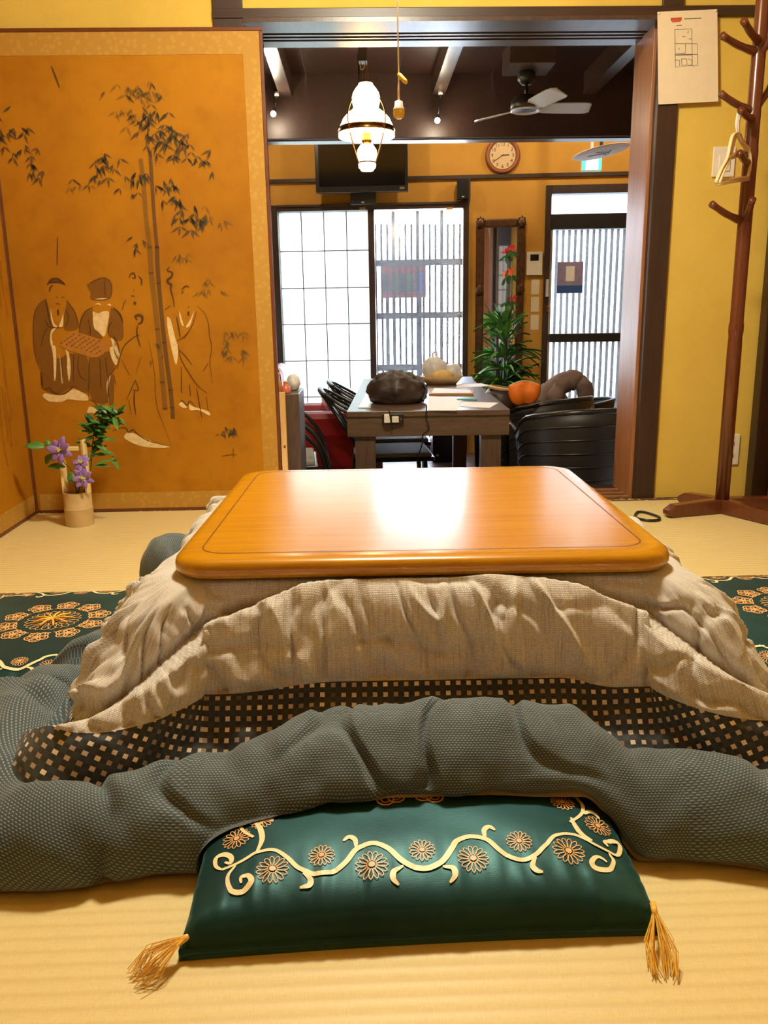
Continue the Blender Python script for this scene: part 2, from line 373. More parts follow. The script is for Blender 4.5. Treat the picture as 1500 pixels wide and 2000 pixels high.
wood('reveal_wood', (134, 88, 56), (172, 118, 76), (9, 9, .6), 5, .36)
MB().span((QX0-.012, WY+.03, -.02), (QX0+.03, WY+.155, LB)).build('jamb', 'reveal_wood', po, bevel=.002)
MB().span((QX0-.006, WY+.16, -.02), (QX0+.03, WY+.27, LB)).build('jamb', 'reveal_wood', po, bevel=.002)
lp = MB().span((PX0, WY-.015, 0), (PX1, WY+.27, ZC)).build('trim_2', 'dark_post', bevel=.002); struct(lp, 'dark timber post behind the folding screen')
li = MB().span((PX0, WY-.02, LB+.014), (XR, WY+.27, LT)).build('trim_3', 'dark_beam', bevel=.002); struct(li, 'dark lintel with sliding door grooves over the opening')
for y0, y1 in ((-.02, .10), (.122, .137), (.159, .174), (.196, .27)): MB().span((PX1, WY+y0, LB), (QX0, WY+y1, LB+.015)).build('groove_rail', 'joist', li)
si = MB().span((PX1, WY-.012, -.42), (QX0+.3, WY+.30, -.004)).build('trim_4', 'dark_beam'); struct(si, 'dark wooden sill with sliding rails under the opening')
for y0 in (.03, .10, .17): MB().span((PX1, WY+y0, -.006), (QX0-.01, WY+y0+.02, .003)).build('sill_rail', 'reveal_wood', si)
# right side wall: wooden sliding door in a dark frame
d1 = MB().span((XR-.03, 2.05, 0), (XR-.012, 3.22, 1.80)).build('door_1', 'side_door_wood'); struct(d1, 'reddish brown wooden door on the right wall')
for a, b in (((XR-.105, 3.225, 0), (XR, 3.285, 1.86)), ((XR-.05, 1.98, 0), (XR, 2.05, 1.86)), ((XR-.05, 2.05, 1.80), (XR, 3.225, 1.86))): MB().span(a, b).build('door_frame', 'dark_post', d1, bevel=.003)
for a, b in (((XR-.045, 3.12, .0), (XR-.02, 3.215, 1.8)), ((XR-.045, 2.05, .0), (XR-.02, 2.15, 1.8)), ((XR-.043, 2.15, 0), (XR-.02, 3.12, .14)), ((XR-.043, 2.15, .46), (XR-.02, 3.12, .53)), ((XR-.043, 2.15, 1.68), (XR-.02, 3.12, 1.8))): MB().span(a, b).build('door_rail', 'side_door_wood', d1, bevel=.004)
# ================================================================== FAR ROOM STRUCTURE
FZ, FX0, FX1, FZC = -.40, -2.3, 3.3, 2.04
ANG = math.radians(-4.0)
FW = Matrix.Translation((.4, 7.0, 0)) @ Matrix.Rotation(ANG, 4, 'Z') @ Matrix(((1, 0, 0, 0), (0, -1, 0, 0), (0, 0, 1, 0), (0, 0, 0, 1)))   # local: a along wall, b towards the rooms, c up
FWi = FW.inverted()
def pf(u, v, b=0.0):
    o = FWi @ Vector((0, 0, EYE)); d = (FWi.to_3x3() @ ray(u, v)); k = (b-o.y)/d.y; return o+d*k
def fw(a, b, c): return FW @ Vector((a, b, c))
wfl = group_empty('floor_far', (0, 0, FZ)); wfl['label'] = 'dark plank floor of the dining room'
for i in range(24):
    y0 = WY+.30+i*.16; MB().span((FX0, y0, FZ-.04), (FX1, y0+.157, FZ)).build('plank', 'floor_wood', wfl)
cl = group_empty('ceiling_far', (0, 0, FZC)); cl['label'] = 'dark brown boarded ceiling over the dining room'
for i in range(11):
    x0 = FX0+i*.51; MB().span((x0, WY+.09, FZC), (x0+.507, 4.92, FZC+.02)).build('ceiling_board', 'ceiling_board', cl)
for x0 in (-2.077, -1.242, -.407, .43, 1.265, 2.1): MB().span((x0, WY+.09, 1.93), (x0+.068, 4.91, FZC)).build('joist', 'joist', cl, bevel=.002)
bm = MB().span((FX0, 4.9, 1.714), (FX1, 5.03, 2.16)).build('beam_far', 'ceiling_board', bevel=.004); struct(bm, 'deep dark crossbeam under the dining room ceiling')
MB().span((FX0, 4.93, 1.708), (FX1, 5.02, 1.716)).build('beam_soffit', 'joist', bm)  # paler strip: light on the beam's underside put in as colour
struct(MB().span((FX0, 5.03, 2.5), (FX1, 7.5, 2.54)).build('ceiling_window_bay', 'ceiling_board'))
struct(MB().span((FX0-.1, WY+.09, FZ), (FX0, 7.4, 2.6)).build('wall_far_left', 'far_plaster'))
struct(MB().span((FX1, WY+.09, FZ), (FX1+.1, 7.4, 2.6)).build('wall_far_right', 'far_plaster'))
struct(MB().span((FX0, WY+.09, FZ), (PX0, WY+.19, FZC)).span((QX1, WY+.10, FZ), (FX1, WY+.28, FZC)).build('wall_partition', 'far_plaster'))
struct(MB().span((FX0, 5.02, 2.15), (FX1, 5.06, 2.55)).build('wall_above_beam', 'far_plaster'))
aW0 = pf(535, 560).x; aS0 = pf(546, 500).x; aS1 = pf(720, 500).x; aP0 = pf(732, 500).x; aP1 = pf(904, 500).x; aW1 = pf(915, 500).x
cT = pf(725, 398).z; cH = pf(725, 411).z
aD0 = pf(1064, 450).x; aDg = pf(1075, 450).x; aD1 = aD0+.92; cD = pf(1100, 362).z
w2 = MB(FW)
aL, aR = -3.0, 3.2
for a, b in (((aL, -.12, FZ), (aW0, 0, 2.6)), ((aW1, -.12, FZ), (aD0, 0, 2.6)), ((aD1, -.12, FZ), (aR, 0, 2.6)), ((aW0, -.12, cT), (aW1, 0, 2.6)), ((aD0, -.12, cD), (aD1, 0, 2.6))): w2.span(a, b)
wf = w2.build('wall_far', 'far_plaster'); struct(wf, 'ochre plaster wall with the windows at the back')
c0 = pf(800, 349).z
MB(FW).span((aL, -.01, c0-.014), (aR, .03, c0+.014)).build('rail_trim', 'dark_beam', wf)
MB(FW).span((aW0-.02, -.01, FZ), (aW0+.005, .035, c0)).build('rail_trim', 'dark_post', wf)
MB(FW).span((aW1-.02, -.01, cT), (aW1+.01, .035, c0)).build('rail_trim', 'dark_post', wf)
struct(MB().box((0.4, 9.2, FZ-.08), (14, 4.3, .1)).build('ground', 'concrete'), 'pale street paving outside')
# window unit: shoji leaf on the left, glazed leaf on the right
wn1 = group_empty('window_1', fw(aW0, 0, FZ)); wn1['label'] = 'dark framed sliding window with a white lattice leaf and a clear leaf'
for a, b in (((aW0, -.10, FZ), (aS0, .03, cT)), ((aS1, -.10, FZ), (aP0, .03, cH)), ((aP1, -.10, FZ), (aW1, .03, cT)), ((aS0, -.10, cH), (aP1, .04, cT)), ((aS0, -.10, FZ), (aP1, .03, FZ+.12))): MB(FW).span(a, b).build('window_frame', 'dark_post', wn1, bevel=.003)
MB(FW).span((aS0, .035, cT-.018), (aP1, .055, cT-.006)).build('window_track', 'joist', wn1)
ca = [aS0]+[pf(u, 500).x for u in (589, 633, 677)]+[aS1]; cz = [FZ+.12]+[pf(640, v).z for v in (848, 776, 705, 633, 562, 489)]+[cH]
cz = sorted(cz); cz[0] = FZ+.12
for i in range(4):
    for j in range(len(cz)-1): MB(FW).span((ca[i], -.062, cz[j]), (ca[i+1], -.058, cz[j+1])).build('pane', 'shoji_pane', wn1)
for a in ca[1:-1]: MB(FW).span((a-.004, -.0575, cz[0]), (a+.004, -.05, cH)).build('muntin', 'dark_post', wn1)
for z in cz[1:-1]: MB(FW).span((aS0, -.0575, z-.004), (aS1, -.049, z+.004)).build('muntin', 'dark_post', wn1)
MB(FW).span((aP0, -.062, FZ+.12), (aP1, -.058, cH)).build('pane', 'clear_pane', wn1)
for u in (708, 878): p = pf(u, 407, .045); MB(FW).box((p.x, .044, p.z), (.05, .006, .016)).build('sticker', 'sticker', wn1)
# door with transom
d2 = group_empty('door_2', fw(aD0, 0, FZ)); d2['label'] = 'dark framed glass entrance door with transom at the back right'
cg1 = pf(1150, 378).z; cg2 = pf(1150, 417).z; cg3 = pf(1150, 447).z; cg4 = pf(1140, 651).z; cg5 = pf(1140, 668).z
for a, b in (((aD0, -.10, FZ), (aDg, .03, cD)), ((aD1-.06, -.10, FZ), (aD1, .03, cD)), ((aDg, -.10, cg1), (aD1-.06, .03, cD)), ((aDg, -.10, FZ), (aD1-.06, .03, FZ+.1))): MB(FW).span(a, b).build('door_frame', 'dark_post', d2, bevel=.003)
MB(FW).span((aDg, -.09, cg3), (aD1-.06, .01, cg2)).build('head_rail', 'black_paint', d2, bevel=.004)
MB(FW).span((aDg, -.085, cg5), (aD1-.06, .0, cg4)).build('middle_rail', 'black_paint', d2, bevel=.004)
MB(FW).span((aDg, -.085, FZ+.1), (aDg+.022, .0, cg3)).build('stile', 'white_metal', d2)
for za, zb in ((cg2, cg1), (cg4, cg3), (FZ+.1, cg5)): MB(FW).span((aDg+.004, -.052, za), (aD1-.06, -.048, zb)).build('pane', 'door_pane', d2)
p = pf(1068, 563, .03); hd = MB(FW).box((p.x, .045, p.z), (.022, .03, .14)).build('handle', 'white_metal', d2, bevel=.004)
p = pf(1070, 603, .03); MB(FW).box((p.x, .04, p.z), (.02, .02, .05)).build('lock', 'brass', d2, bevel=.003)
# lattice screens outside the window and the door
def lattice(name, label, us, rails, b, v0, v1, wide, mat):
    lo = pf(us[0], v1, b); t_ = thing(name, label, 'fence', fw(lo.x, b, FZ-.03))
    for k, u in enumerate(us):
        a = pf(u, 600, b).x; wd = .030 if k in wide else .021
        MB(FW).span((a-wd/2, b-.02, FZ-.03), (a+wd/2, b+.005, pf(u, v0 if (k in wide or not wide) else v0+32, b).z)).build('slat', mat, t_)
    a0 = pf(us[0]-6, 600, b).x; a1 = pf(us[-1]+6, 600, b).x
    for v in rails: z = pf((us[0]+us[-1])/2, v, b).z; MB(FW).span((a0, b+.006, z-.028), (a1, b+.026, z+.028)).build('rail', mat, t_)
    return t_
lattice('lattice_fence', 'grey blue wooden lattice fence outside the clear window', [735+11.6*i for i in range(16)], (513, 616, 717, 800), -.40, 405, 0, (3, 7, 11), 'slat')
lattice('lattice_grille', 'slim dark slat grille seen through the entrance door', [1084+11.7*i for i in range(14)], (790,), -.35, 425, 0, (), 'slat_dark')
p = pf(788, 550, -.5); ps = thing('street_poster', 'red framed poster with dark patches outside the clear window', 'poster', fw(p.x, -.5, FZ-.03))
MB(FW).box((p.x, -.5, p.z), (.40, .012, .28)).build('poster_sheet', 'poster_red', ps)
for i, m_ in enumerate(('poster_dark', 'poster_green', 'poster_dark', 'poster_green', 'poster_blue')): MB(FW).box((p.x-.15+.072*i, -.492, p.z-.01), (.06, .006, .16)).build('printed_patch', m_, ps)
for k in (-.15, .15): MB(FW).span((p.x+k-.012, -.53, FZ-.03), (p.x+k+.012, -.507, p.z+.1)).build('poster_post', 'slat', ps)
p = pf(1114, 542, -.03); pb = thing('door_notice', 'small lilac and blue notice stuck on the entrance door glass', 'notice', fw(p.x, -.04, p.z))
MB(FW).box((p.x, -.045, p.z), (.21, .003, .25)).build('notice_sheet', 'poster_lilac', pb); MB(FW).box((p.x, -.042, p.z-.09), (.21, .003, .055)).build('notice_band', 'poster_blue', pb); MB(FW).box((p.x, -.042, p.z+.03), (.07, .003, .12)).build('notice_picture', 'paper_white', pb)
# ================================================================== KOTATSU TABLE
TC = Vector((.105, 1.668, 0)); TR = math.radians(-1.2); HX, HY, TZ = .415, .41, .374
RT = Matrix.Rotation(TR, 3, 'Z')
def rrect(hx, hy, r, n=10):
    P = []
    for cx, cy, a0 in ((hx-r, hy-r, 0), (-hx+r, hy-r, 90), (-hx+r, -hy+r, 180), (hx-r, -hy+r, 270)):
        for k in range(n+1):
            a = math.radians(a0+90*k/n); P.append((cx+r*math.cos(a), cy+r*math.sin(a)))
    return P
def tw(x, y, z): q = RT @ Vector((x, y, 0)); return Vector((TC.x+q.x, TC.y+q.y, z))
kt = thing('kotatsu_table', 'low square kotatsu table with a glossy golden brown wooden top', 'table', TC)
def loft(levels):   # levels: (inset, z)
    m = MB(); n = None
    for ins, z in levels:
        P = rrect(HX-ins, HY-ins, max(.012, .07-ins)); n = len(P); m.v += [tuple(tw(x, y, z)) for x, y in P]
    for i in range(len(levels)-1):
        for k in range(n): m.f.append((i*n+k, i*n+(k+1) % n, (i+1)*n+(k+1) % n, (i+1)*n+k))
    m.f.append(tuple(range(n-1, -1, -1))); m.f.append(tuple((len(levels)-1)*n+k for k in range(n))); return m
top = loft([(.012, TZ-.034), (.004, TZ-.031), (0, TZ-.024), (0, TZ-.016), (.003, TZ-.008), (.010, TZ-.003), (.022, TZ-.0005), (.04, TZ)]).build('tabletop', 'kotatsu_wood', kt, smooth=True)
mm = top.modifiers.new('n', 'WEIGHTED_NORMAL'); mm.keep_sharp = False
g = MB(); Pa = rrect(HX-.042, HY-.042, .045); Pb = rrect(HX-.0445, HY-.0445, .043); n = len(Pa)
g.v = [tuple(tw(x, y, TZ+.0004)) for x, y in Pa]+[tuple(tw(x, y, TZ+.0004)) for x, y in Pb]; g.f = [(k, (k+1) % n, n+(k+1) % n, n+k) for k in range(n)]
g.build('inlay_line', 'kotatsu_groove', top)
MB().box(tw(0, 0, .315), (.68, .68, .04), RT).build('heater_frame', 'kotatsu_groove', kt)
for sx_ in (-1, 1):
    for sy_ in (-1, 1): MB().box(tw(.31*sx_, .31*sy_, .15), (.05, .05, .30), RT).build('leg', 'kotatsu_groove', kt, bevel=.004)
# ================================================================== CUSHIONS
def cush_h(x, y, S=.295, hgt=.085):
    a = abs(x)/S; b = abs(y)/S
    if a >= 1 or b >= 1: return 0.0
    pa = (1-a**5)**.45; pb_ = (1-b**5)**.45
    return .016+(hgt-.016)*(pa*pb_)**.75*(1-.10*(a*a+b*b)/2)
FRONT = (Vector((.055, 1.142, 0)), math.radians(1.4))
SIDEL = (Vector((-.715, 1.79, 0)), math.radians(90.5)); SIDER = (Vector((.985, 1.775, 0)), math.radians(-91.0))
def cush_local(C, x, y):
    a = -C[1]; dx = x-C[0].x; dy = y-C[0].y; return dx*math.cos(a)-dy*math.sin(a), dx*math.sin(a)+dy*math.cos(a)
def cush_z(C, x, y, h=.085): lx, ly = cush_local(C, x, y); return cush_h(lx, ly, hgt=h)
def hit_front(u, v):
    z = .08
    for _ in range(14): p = pz(u, v, z); z = .5*z+.5*cush_z(FRONT, p.x, p.y)
    lx, ly = cush_local(FRONT, p.x, p.y); return (lx, ly)
def cz_(u, v): return (240+u*.44, 1380+v*.44)          # coordinates read in the left enlargement of the embroidery
def cy_(u, v): return (840+u*.44, 1380+v*.44)
def wrink(x, y):
    e = max(0, (abs(y)/.295-.62)/.38); g_ = max(0, (abs(x)/.295-.62)/.38)
    return .010*e*(abs(noise.noise((x*48, y*6, 1.7)))-.35)+.010*g_*(abs(noise.noise((x*6, y*48, 5.1)))-.35)+.002*noise.noise((x*14, y*14, 3.3))
def cush_surf(x, y): return cush_h(x, y)+(wrink(x, y) if max(abs(x), abs(y)) < .292 else 0)
vine = [hit_front(*p) for p in [cz_(440, 720), cz_(520, 690), cz_(590, 650), cz_(670, 637), cz_(730, 670), cz_(780, 715), cz_(850, 742), cz_(930, 732), cz_(990, 690), cz_(1040, 635), cz_(1110, 612), cz_(1180, 635), cz_(1250, 690), cz_(1330, 715), cz_(1410, 690), cz_(1460, 630), cy_(120, 595), cy_(180, 575), cy_(250, 590), cy_(310, 640), cy_(380, 675), cy_(450, 670), cy_(510, 620), cy_(560, 575), cy_(640, 570), cy_(720, 610), cy_(790, 640)]]
twigs = [[cz_(590, 655), cz_(618, 590), cz_(605, 535), cz_(575, 510)], [cz_(610, 525), cz_(630, 503), cz_(668, 508)],
         [cz_(440, 720), cz_(412, 705), cz_(415, 670), cz_(450, 655), cz_(480, 670), cz_(478, 692), cz_(452, 690)], [cz_(500, 705), cz_(465, 760), cz_(480, 815), cz_(530, 820), cz_(570, 785), cz_(555, 752), cz_(525, 760), cz_(525, 785)],
         [cz_(800, 738), cz_(832, 765), cz_(825, 795), cz_(785, 805)], [cz_(1035, 632), cz_(1030, 595), cz_(1005, 582), cz_(978, 600)], [cz_(1245, 705), cz_(1205, 730), cz_(1200, 765), cz_(1225, 790)], [cz_(1420, 705), cz_(1465, 715), cz_(1475, 750), cz_(1452, 778)],
         [cy_(245, 590), cy_(240, 550), cy_(262, 535), cy_(288, 552)], [cy_(470, 668), cy_(455, 705), cy_(475, 730), cy_(502, 735)], [cy_(720, 600), cy_(660, 555), cy_(625, 495)],
         [cy_(775, 632), cy_(835, 655), cy_(840, 610), cy_(800, 595), cy_(775, 605), cy_(790, 625)], [cy_(795, 645), cy_(815, 690), cy_(790, 722), cy_(740, 715), cy_(718, 690), cy_(745, 665), cy_(785, 690)]]
twigs = [[hit_front(*p) for p in t_] for t_ in twigs]
blooms = [(hit_front(*cz_(u, v)), r_) for u, v, r_ in ((505, 585, .019), (664, 722, .021), (882, 662, .017), (1105, 707, .021), (1328, 636, .017))]+[(hit_front(*cy_(u, v)), r_) for u, v, r_ in ((192, 672, .020), (395, 600, .017), (615, 640, .021), (745, 530, .018))]
def make_cushion():
    t_ = thing('floor_cushion', 'cushion', 'cushion', (0, 0, 0), 'embroidered satin floor cushions')
    N = 90; S = .295; xs = [-S+2*S*i/N for i in range(N+1)]; m = MB()
    G = [[Vector((x, y, cush_surf(x, y))) for y in xs] for x in xs]; B = [[Vector((x, y, .003+.012*(max(abs(x), abs(y))/S)**8)) for y in xs] for x in xs]
    for i in range(N+1):
        for j in range(N+1):
            for Q in (G, B):
                p = Q[i][j]; a, b = p.x/S, p.y/S; k = 1-.030*(a*a)*(b*b if False else 1-b*b)*0-.022*((1-b*b)*abs(a)**6+(0))*1; k2 = 1-.022*((1-a*a)*abs(b)**6)
                Q[i][j] = Vector((p.x*k, p.y*k2, p.z if Q is G or True else p.z))
    m.grid(G); m.grid([r_[::-1] for r_ in B]); n0 = (N+1)**2; nb = N+1
    for i in range(N):
        m.f += [(i*nb, n0+i*nb+N, n0+(i+1)*nb+N, (i+1)*nb), ((i+1)*nb+N, n0+(i+1)*nb, n0+i*nb, i*nb+N), ((i+1), n0+N-i-1, n0+N-i, i), (N*nb+i, n0+N*nb+N-i, n0+N*nb+N-i-1, N*nb+i+1)]
    m.build('cover', 'satin_green', t_, smooth=True)
    def up(x, y, e=.0012):
        return Vector((x, y, cush_surf(x, y)+e))
    def nr(x, y):
        e = .004; return Vector((cush_h(x-e, y)-cush_h(x+e, y), cush_h(x, y-e)-cush_h(x, y+e), 2*e)).normalized()
    def strip(mb, pts, w0, w1, R=0):
        P = catmull([(x, y, 0) for x, y in pts], 5); n_ = len(P); c, s_ = math.cos(R), math.sin(R)
        P = [(p.x*c-p.y*s_, p.x*s_+p.y*c) for p in P]
        mb.ribbon([up(*p) for p in P], [lerp(w0, w1, math.sin(math.pi*i/(n_-1))) for i in range(n_)], [nr(*p) for p in P])
    def bloom(mb, cx, cy, r_, R=0, el=1.0, npet=15, w_=.0011):
        c, s_ = math.cos(R), math.sin(R)
        for k in range(npet):
            a = 2*math.pi*k/npet; L = []
            for q in range(9):
                b = 2*math.pi*q/8; rr = r_*(.64+.36*math.cos(b)); ta = r_*.145*math.sin(b)
                x = cx+(rr*math.cos(a)-ta*math.sin(a))*el; y = cy+rr*math.sin(a)+ta*math.cos(a); L.append((x*c-y*s_, x*s_+y*c))
            mb.ribbon([up(*p) for p in L], w_, [nr(*p) for p in L])
        mb.poly([up((cx+.2*r_*math.cos(q))*c-(cy+.2*r_*math.sin(q))*s_, (cx+.2*r_*math.cos(q))*s_+(cy+.2*r_*math.sin(q))*c, .0016) for q in [2*math.pi*k/12 for k in range(12)]])
    for side in range(4):
        R = side*math.pi/2; v_ = MB(); odd = side % 2; strip(v_, [p for p in vine if not odd or abs(p[0]) < .17], .004, .008, R)
        for tw_ in twigs:
            if not odd or abs(tw_[0][0]) < .15: strip(v_, tw_, .0026, .0078, R)
        v_.build('embroidered_vine', 'gold_thread', t_)
        for (cx, cy), r_ in [b for b in blooms if not odd or abs(b[0][0]) < .15]: b_ = MB(); bloom(b_, cx, cy, r_, R); b_.build('embroidered_bloom', 'orange_thread', t_)
    md = MB(); bloom(md, 0, 0, .062, 0, 1.0, 22, .0016); md.build('embroidered_medallion', 'orange_thread', t_)
    for k in range(10):
        a = 2*math.pi*k/10; q_ = MB(); cx, cy = .100*math.cos(a), .100*math.sin(a)
        for j in range(5):
            b = a+2*math.pi*j/5; ring = [(cx+.014*math.cos(b)+.012*math.cos(2*math.pi*h/10), cy+.014*math.sin(b)+.012*math.sin(2*math.pi*h/10)) for h in range(11)]
            q_.ribbon([up(*p) for p in ring], .003, [nr(*p) for p in ring])
            ring = [(cx+.014*math.cos(b)+.006*math.cos(2*math.pi*h/8), cy+.014*math.sin(b)+.006*math.sin(2*math.pi*h/8)) for h in range(9)]
            q_.ribbon([up(*p) for p in ring], .0022, [nr(*p) for p in ring])
        ring = [(.080*math.cos(a+.314*2*(h/6-.5)*.9)*(1+.05*math.sin(math.pi*h/6)), .080*math.sin(a+.314*2*(h/6-.5)*.9)*(1+.05*math.sin(math.pi*h/6))) for h in range(7)]
        q_.ribbon([up(*p) for p in ring], .003, [nr(*p) for p in ring]); q_.build('embroidered_blossom', 'orange_thread', t_)
    kn = MB()
    for k in range(9): a = 2*math.pi*k/9; kn.tube([up(0, 0, .004), up(.02*math.cos(a), .02*math.sin(a), .008), up(.044*math.cos(a), .044*math.sin(a), .004)], .0026, 5)
    kn.build('centre_knot', 'yellow_silk', t_, smooth=True)
    return t_
def tassel(parent, p, d, L, spread, seed, droop=0):
    r_ = random.Random(seed); d = Vector(d).normalized(); sd = Vector((-d.y, d.x, 0)); p = Vector(p); m = MB()
    for k in range(46):
        s_ = r_.uniform(-1, 1)*spread; l_ = L*r_.uniform(.75, 1.1); hz = r_.uniform(.003, .016)
        m.tube([p, p+d*l_*.3+sd*s_*.35+Vector((0, 0, hz*.6-p.z*.3)), p+d*l_*.7+sd*s_+Vector((0, 0, -p.z*.7+hz)), p+d*l_+sd*s_*r_.uniform(.3, 1.4)+Vector((0, 0, -p.z+.003+r_.uniform(0, .006)))], .0006, 4)
    t_ = m.build('tassel', 'yellow_silk', parent); MB().tube([p-d*.006, p+d*.012+Vector((0, 0, -.004))], .004, 8).build('tassel_knot', 'yellow_silk', t_, smooth=True)
cu = make_cushion(); cus = [cu, copy_tree(cu), copy_tree(cu)]
for o, C_, lb in zip(cus, (FRONT, SIDEL, SIDER), ('dark green satin floor cushion with gold vine embroidery and tassels, in front', 'dark satin floor cushion with orange flower medallion, left of the kotatsu', 'dark satin floor cushion with orange flower medallion, right of the kotatsu')):
    o.location = C_[0]; o.rotation_euler.z = C_[1]; o['label'] = lb
tassel(cu, wloc(cu)+Vector((-.285, -.286, .028)), (-.8, -.55, 0), .065, .022, 1); tassel(cu, wloc(cu)+Vector((.287, -.286, .035)), (-.18, -1, 0), .075, .018, 2)
# ================================================================== KOTATSU QUILT
def quilt():
    K = 15
    FC = [(-.05, .336), (-.008, .334), (.0, .324), (.022, .306), (.042, .272), (.058, .230), (.068, .188), (.088, .162), (.113, .142), (.118, .157), (.142, .178), (.185, .167), (.226, .134), (.245, .100), (.222, .086)]
    F0 = [(-.05, .336), (-.008, .334), (.004, .320), (.022, .300), (.042, .262), (.060, .215), (.076, .172), (.11, .128), (.150, .092), (.158, .100), (.185, .120), (.228, .108), (.265, .070), (.280, .028), (.255, .003)]
    CO = [(-.05, .338), (-.006, .338), (.05, .326), (.105, .296), (.15, .248), (.185, .197), (.215, .146), (.25, .104), (.285, .070), (.29, .076), (.32, .094), (.36, .084), (.395, .052), (.405, .020), (.38, .003)]
    LF = [(-.05, .338), (-.006, .338), (.04, .328), (.085, .304), (.118, .258), (.138, .21), (.155, .16), (.185, .115), (.225, .08), (.235, .09), (.275, .115), (.33, .11), (.375, .07), (.385, .03), (.36, .003)]
    SD = [(-.05, .338), (-.006, .338), (.03, .330), (.07, .308), (.098, .262), (.108, .215), (.114, .165), (.118, .120), (.122, .075), (.126, .070), (.14, .072), (.165, .066), (.19, .046), (.195, .020), (.175, .003)]
    BL = [(-.05, .336), (-.006, .334), (.02, .320), (.05, .298), (.09, .255), (.12, .205), (.15, .152), (.19, .110), (.24, .090), (.26, .110), (.30, .165), (.36, .165), (.40, .11), (.41, .05), (.38, .003)]
    ins, rc = .012, .055; hx, hy = HX-ins, HY-ins
    # path: counter-clockwise seen from above, starting at the front left corner; station weights along the path
    path = []   # (base xy, normal angle, section, fraction)
    def side(p0, p1, ang, n, sec):
        for k in range(n): f = k/n; path.append(((lerp(p0[0], p1[0], f), lerp(p0[1], p1[1], f)), ang, sec, f))
    def corner(cx, cy, a0, n, sec):
        for k in range(n): f = k/n; a = a0+90*f; path.append(((cx+rc*math.cos(math.radians(a)), cy+rc*math.sin(math.radians(a))), a, sec, f))
    side((-hx+rc, -hy), (hx-rc, -hy), -90, 340, 'front'); corner(hx-rc, -hy+rc, -90, 130, 'cfr')
    side((hx, -hy+rc), (hx, hy-rc), 0, 150, 'right'); corner(hx-rc, hy-rc, 0, 70, 'cbr')
    side((hx-rc, hy), (-hx+rc, hy), 90, 120, 'back'); corner(-hx+rc, hy-rc, 90, 80, 'cbl')
    side((-hx, hy-rc), (-hx, -hy+rc), 180, 150, 'left'); corner(-hx+rc, -hy+rc, 180, 150, 'cfl')
    def prof(sec, f):
        def mixp(A, B, w_): return [(lerp(a[0], b[0], w_), lerp(a[1], b[1], w_)) for a, b in zip(A, B)]
        if sec == 'front':
            if f < .5: return mixp(F0, FC, sst(.03, .30, f))
            return mixp(FC, F0, sst(.80, .93, f))
        if sec == 'cfr': return mixp(F0, CO, sst(0, .5, f)) if f < .5 else mixp(CO, SD, sst(.5, 1, f))
        if sec == 'left': return mixp(SD, LF, sst(.55, .9, f))
        if sec == 'cfl': return mixp(LF, CO, sst(0, .5, f)) if f < .5 else mixp(CO, F0, sst(.5, 1, f))
        if sec == 'cbl': return mixp(SD, BL, sst(.25, .62, f)) if f < .62 else mixp(BL, SD, sst(.66, .95, f))
        return SD
    arcw = [(-.52, 9.3), (-.45, 7.6), (-.378, 5.8), (-.31, 4.5), (-.243, 3.6), (-.15, 2.75), (-.05, 2.05), (.083, 1.75), (.25, 1.9), (.36, 2.5), (.453, 3.4), (.52, 4.2), (.588, 5.5), (.66, 7.5), (.725, 9.0)]
    def karc(x):
        for (a, b), (c, d) in zip(arcw, arcw[1:]):
            if a <= x <= c: return lerp(b, d, (x-a)/(c-a))
        return None
    SUB = 11; nt = (K-1)*SUB+1; ns = len(path); Pw = np.zeros((ns, nt, 3)); front = []
    for i, ((bx, by), an, sec, f) in enumerate(path):
        P = catmull([(o, z, 0) for o, z in prof(sec, f)], SUB); ca, sa = math.cos(math.radians(an)), math.sin(math.radians(an))
        wx = None
        if sec == 'front': wx = bx+TC.x
        elif sec == 'cfr': wx = hx-rc+TC.x+.27*f
        elif sec == 'cfl': wx = (-hx+rc)+TC.x-.27*(1-f)
        front.append(wx)
        for j, p in enumerate(P):
            q = tw(bx+ca*p.x, by+sa*p.x, 0); Pw[i, j] = (q.x, q.y, p.y)
    # lengths along and down the cloth
    d_s = np.linalg.norm(np.roll(Pw[:, 70], -1, 0)-Pw[:, 70], axis=1); us = np.concatenate([[0], np.cumsum(d_s)[:-1]])
    d_t = np.linalg.norm(np.diff(Pw, axis=1), axis=2); vs = np.concatenate([np.zeros((ns, 1)), np.cumsum(d_t, 1)], 1)
    total = us[-1]+d_s[-1]
    ds = np.roll(Pw, -1, 0)-np.roll(Pw, 1, 0); dt = np.gradient(Pw, axis=1); N = np.cross(ds, dt); N /= np.linalg.norm(N, axis=2, keepdims=True)+1e-9
    if N[100, 60, 1] > 0: N = -N
    def cyc(i): a = 2*math.pi*us[i]/total; return math.cos(a)*total/(2*math.pi), math.sin(a)*total/(2*math.pi)
    D = np.zeros((ns, nt))
